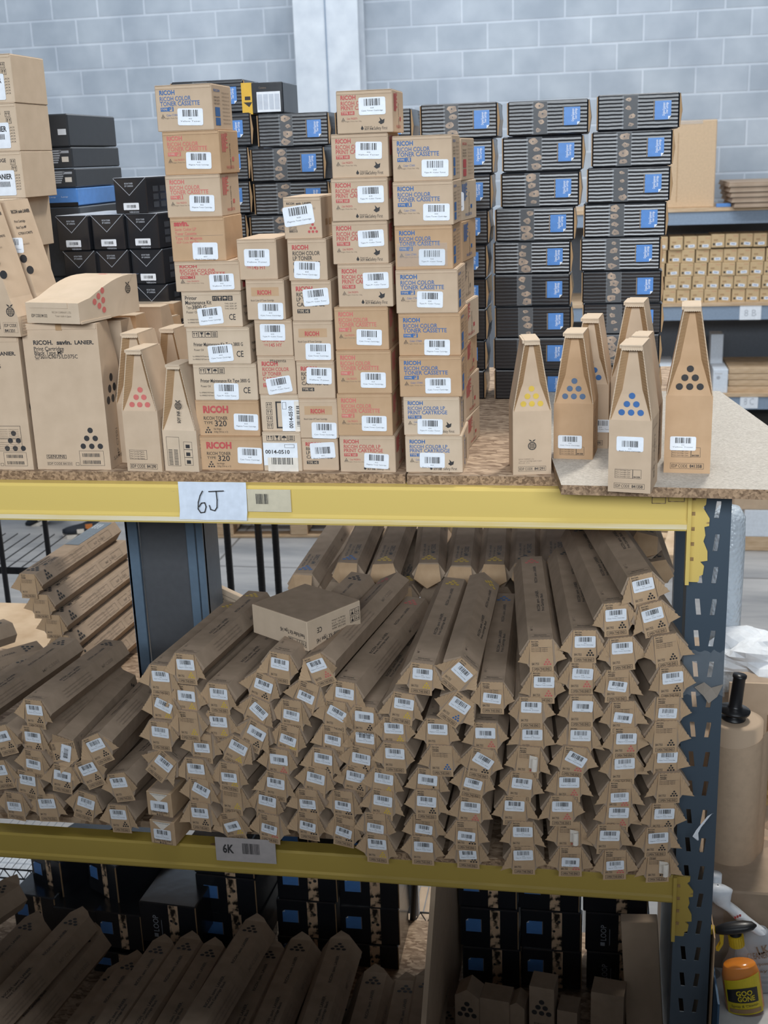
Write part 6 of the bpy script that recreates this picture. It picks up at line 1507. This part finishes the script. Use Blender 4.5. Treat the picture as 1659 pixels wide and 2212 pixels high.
# white trigger bottle
def glassy(name,c,rough=.1,tr=.7,ior=1.4):
    m,nt,b=newmat(name); b.inputs['Base Color'].default_value=(*c,1); b.inputs['Roughness'].default_value=rough; b.inputs['Transmission Weight'].default_value=tr; b.inputs['IOR'].default_value=ior; return m
CLR=glassy('clear_plastic',(.80,.84,.88),.12,0,1.4); CLR.node_tree.nodes['Principled BSDF'].inputs['Alpha'].default_value=.07; CLW=glassy('cloudy_plastic',(.66,.71,.77),.2,0,1.4); CLW.node_tree.nodes['Principled BSDF'].inputs['Alpha'].default_value=.55; ORG=glassy('orange_liquid',(.78,.24,.003),.15,0,1.4)
def bodyprof(w,d,H,m,b,sh=.62,neck=.014):
    pr=[(0,0),(w*.92,0),(w,.006),(w,H*sh*.6),(w*.97,H*sh),(w*.72,H*.84),(neck*1.3,H*.96),(neck,H)]
    b.lathe(pr,m,32,None,d/w)
Yw=.10; s_=P(1620,2080,Yw)
r=empty('spray_bottle',(P(1612,2175,Yw).x,Yw,zbt)); tag(r,'clear spray bottle with white trigger head behind the orange cleaner','spray bottle'); r.location.x+=.018
Hb=P(1600,2000,Yw).z-zbt
b=MB(); bodyprof(.050,.030,Hb,CLW,b); ob=b.build('bottle_body',r,(0,0,0),(0,0,0),True)
b=MB(); F=FF(-.03,-.0315,.01)
for q,(t,h) in enumerate((('CLEANER',.016),('all purpose',.008),('spray',.007))): b.text(F,t,.004,Hb*.52-.018*q,h,GY,.045,.02,R(12))
for q in range(3): b.rect(F,.006,.014+.014*q,.05,.006,WHD)
b.text(F,'LK',.026,Hb*.62,.02,GY,.026,.03,R(20)); b.build('printed_label',ob)
def trigger(parent,z,mh,mt,mc,sc=1.0,side=-1,long_=1.0,neckc=None):
    b=MB(); b.cyl((0,0,z-.004),(0,0,z+.022),.0165*sc,.016*sc,neckc or mh,24)
    for q in range(18):
        t=2*math.pi*q/18; b.box(-.001,.001,-.0175*sc,-.016*sc,z-.003,z+.020,neckc or mh,Matrix.Rotation(t,4,'Z'))
    b.build('collar',parent)
    # shroud : lofted ellipse sections along x
    b=MB(); n=18; secs=[(-.046*long_,.002,.003,.0),(-.042*long_,.010,.008,.0),(-.02,.016,.0125,.002),(.0,.018,.014,.003),(.02,.017,.012,.005),(.040,.012,.008,.006),(.049,.002,.002,.006)]
    v=[];f=[]
    for x,wy,hz,zc in secs:
        for k in range(n):
            t=2*math.pi*k/n; v.append((x*sc,wy*math.cos(t)*sc,z+.038*sc+zc*sc+hz*math.sin(t)*sc))
    for i in range(len(secs)-1):
        for k in range(n): f.append((i*n+k,i*n+(k+1)%n,(i+1)*n+(k+1)%n,(i+1)*n+k))
    f.append(tuple(range(n))); f.append(tuple(range((len(secs)-1)*n,len(secs)*n))); b.add(v,f,mh)
    b.cyl((0,0,z+.018),(0,0,z+.036*sc),.014*sc,.012*sc,mh,20); b.build('spray_head',parent,(0,0,0),(0,0,0),True)
    b=MB(); b.box(-.058*sc*long_,-.044*sc*long_,-.008,.008,z+.032*sc,z+.048*sc,mt,None,.0015); b.build('nozzle',parent)
    b=MB(); b.prism([(-.036*sc,z+.030*sc),(-.026*sc,z+.028*sc),(-.030*sc,z+.004*sc),(-.042*sc,z-.014*sc),(-.048*sc,z-.012*sc),(-.036*sc,z+.006*sc)],-.006,.006,mt); b.build('trigger_lever',parent)
# white head
h=MB(); hx=-.042
e=empty('spray_head_mount',(hx,0,Hb-.006)); e.parent=r; e.name='neck'
bpy.data.objects.remove(e)
b=MB(); n=18; v=[];f=[]
Zw=P(1560,1950,Yw).z-zbt; Zt=P(1540,1925,Yw).z-zbt
hx0=P(1548,1960,Yw).x-r.location.x
secs=[(0,0,Hb-.01,.016,.016),(hx0*.35,0,Hb+.015,.017,.017),(hx0*.65,0,(Hb+Zt)*.5,.016,.016),(hx0*.9,0,Zt-.025,.019,.016),(hx0,0,Zt-.006,.030,.017),(hx0,0,Zt+.006,.032,.017),(hx0,0,Zt+.014,.018,.010),(hx0,0,Zt+.016,.002,.002)]
for x,y_,z,wx,wy in secs:
    for k in range(n):
        t=2*math.pi*k/n; v.append((x+wx*math.cos(t),wy*math.sin(t),z))
for i in range(len(secs)-1):
    for k in range(n): f.append((i*n+k,i*n+(k+1)%n,(i+1)*n+(k+1)%n,(i+1)*n+k))
b.add(v,f,WP); b.build('spray_head',r,(0,0,0),(0,0,0),True)
b=MB(); F=FF(0,-.0175,0)
for q in range(3): b.rect(F,hx0*.55+.005*q-.006,(Hb+Zt)*.5-.012+.003*q,.004,.006,RD)
b.build('red_print',r)
# orange cleaner bottle
Yo=.02; r=empty('cleaner_bottle',(P(1598,2172,Yo).x,Yo,zbt)); tag(r,'orange GOO GONE cleaner bottle with black spray head and yellow collar','spray bottle')
Hg=P(1580,2035,Yo).z-zbt
b=MB(); w_,d_=.042,.026
b.lathe([(0,0),(w_*.94,0),(w_,.006),(w_*.98,Hg*.55),(w_*.85,Hg*.70),(w_*.5,Hg*.86),(.016,Hg*.95),(.014,Hg)],CLR,32,None,d_/w_); ob=b.build('bottle_body',r,(0,0,0),(0,0,0),True)
b=MB(); w2=w_*.955; b.lathe([(0,.003),(w2*.94,.003),(w2,.008),(w2*.98,Hg*.55),(w2*.83,Hg*.69),(w2*.80,Hg*.70),(0,Hg*.70)],ORG,32,None,d_/w_); b.build('orange_liquid',ob,(0,0,0),(0,0,0),True)
b=MB()
def curvF(): return None
nL=16
def cyl_art(pts,m,dz):
    # wrap flat art (u,z) round the elliptical bottle
    v=[]
    for u,z in pts:
        x=max(-w_*.98,min(w_*.98,u)); y=-d_*math.sqrt(max(0,1-(x/(w_*1.0))**2))-dz; v.append((x,y,z))
    return v
def wraprect(b,u0,u1,z0f,z1f,m,dz,n=14):
    v=[]
    for i in range(n+1):
        u=u0+(u1-u0)*i/n; v+=cyl_art([(u,z0f(u)),(u,z1f(u))],m,dz)
    b.add(v,[(2*i,2*i+2,2*i+3,2*i+1) for i in range(n)],m)
LY=flat('label_yellow',(.72,.56,.02),.4)
ul=.036; zlab0,zlab1=Hg*.03,Hg*.60
wraprect(b,-ul,ul,lambda u:zlab0,lambda u:zlab1-.012+ (u+ul)*.22,LY,.0006)
wraprect(b,-ul*.92,ul*.80,lambda u:zlab0+.030+.012*(1-(u/ul)**2)*0,lambda u:zlab0+.058+.006*math.cos(u/ul*1.5)+(u+ul)*.08,BKX,.0012)
wraprect(b,-ul*.9,ul*.9,lambda u:zlab0+.004,lambda u:zlab0+.014,KIN,.0012)
for k,(t,z,h_,w0,x0) in enumerate((('GOO',zlab0+.047,.0125,.034,-.016),('GONE',zlab0+.033,.0125,.036,-.014),('Spray & Cleaner',zlab0+.018,.006,.056,-.028))):
    vs,fs,tw=glyphs(t,.03 if k<2 else 0); sx=w0/tw
    v=cyl_art([(x0+x*sx,z+y*h_+(.0+(x0+x*sx+ul)*.05)) for x,y in vs],None,.0020); b.add([tuple(q) for q in v],fs,LY if k<2 else BK)
b.build('printed_label',ob)
trigger(r,Hg,BKX,YP,YP,.92,-1,1.0,YP)
r.rotation_euler=(0,R(-9),0); r.location.x+=.012
# hidden third bottle cap peeping above the white head
b=MB(); b.lathe([(0,0),(.022,0),(.022,P(1545,1890,.14).z-zbt-.06),(.012,P(1545,1890,.14).z-zbt-.045),(.012,P(1545,1890,.14).z-zbt-.03)],CLR,24); b.lathe([(.014,P(1545,1890,.14).z-zbt-.03),(.014,P(1545,1882,.14).z-zbt),(0,P(1545,1882,.14).z-zbt)],WP,24)
tag(b.build('capped_bottle',None,(P(1540,1900,.135).x+.004,.13,zbt),(0,0,0),True),'small white capped bottle peeping above the white spray head','bottle')
# tape wrapped round the upright, brown scrap, hanging white tie
b=MB(); z0=P(1530,1500,0).z; z1=P(1530,1405,0).z; n=14; v=[]
rr=random.Random(2)
for j in range(9):
    for i in range(n+1):
        x=PX0-.003+(PX1-PX0+.006)*i/n; v.append((x,-.0025-rr.random()*.003,z0+(z1-z0)*j/8+rr.uniform(-.004,.004)))
b.add(v,[(j*(n+1)+i,j*(n+1)+i+1,(j+1)*(n+1)+i+1,(j+1)*(n+1)+i) for j in range(8) for i in range(n)],TAPE)
tag(b.build('stretch_film',None),'crinkled clear film wrapped round the navy upright','film')
b=MB(); p=P(1520,1490,-.008); b.add([(-.018,0,.005),(.0,-.004,.018),(.014,-.002,.006),(.036,-.006,.016),(.026,-.004,-.012),(.010,-.006,-.026),(.0,-.003,-.012)],[(0,1,6),(1,2,6),(2,3,4),(2,4,5),(2,5,6)],GYT:=flat('taupe_scrap',(.30,.26,.22),.5))
tag(b.build('paper_scrap',None,p),'torn taupe paper scrap stuck on the upright under the film','scrap')
b=MB(); pts=[P(1541,1757,-.02),P(1534,1760,-.03),P(1522,1775,-.03),P(1510,1790,-.03),P(1503,1803,-.03),P(1508,1815,-.028)]
ws=[.002,.007,.008,.008,.009,.002]; v=[]
for q,wd in zip(pts,ws): v+=[(q.x-wd*.7,q.y,q.z-wd*.5),(q.x+wd*.5,q.y-.002,q.z+wd*.6)]
b.add(v,[(2*i,2*i+1,2*i+3,2*i+2) for i in range(5)],WH); tag(b.build('plastic_tie'),'bent white plastic strip sticking out from the upright','strip')
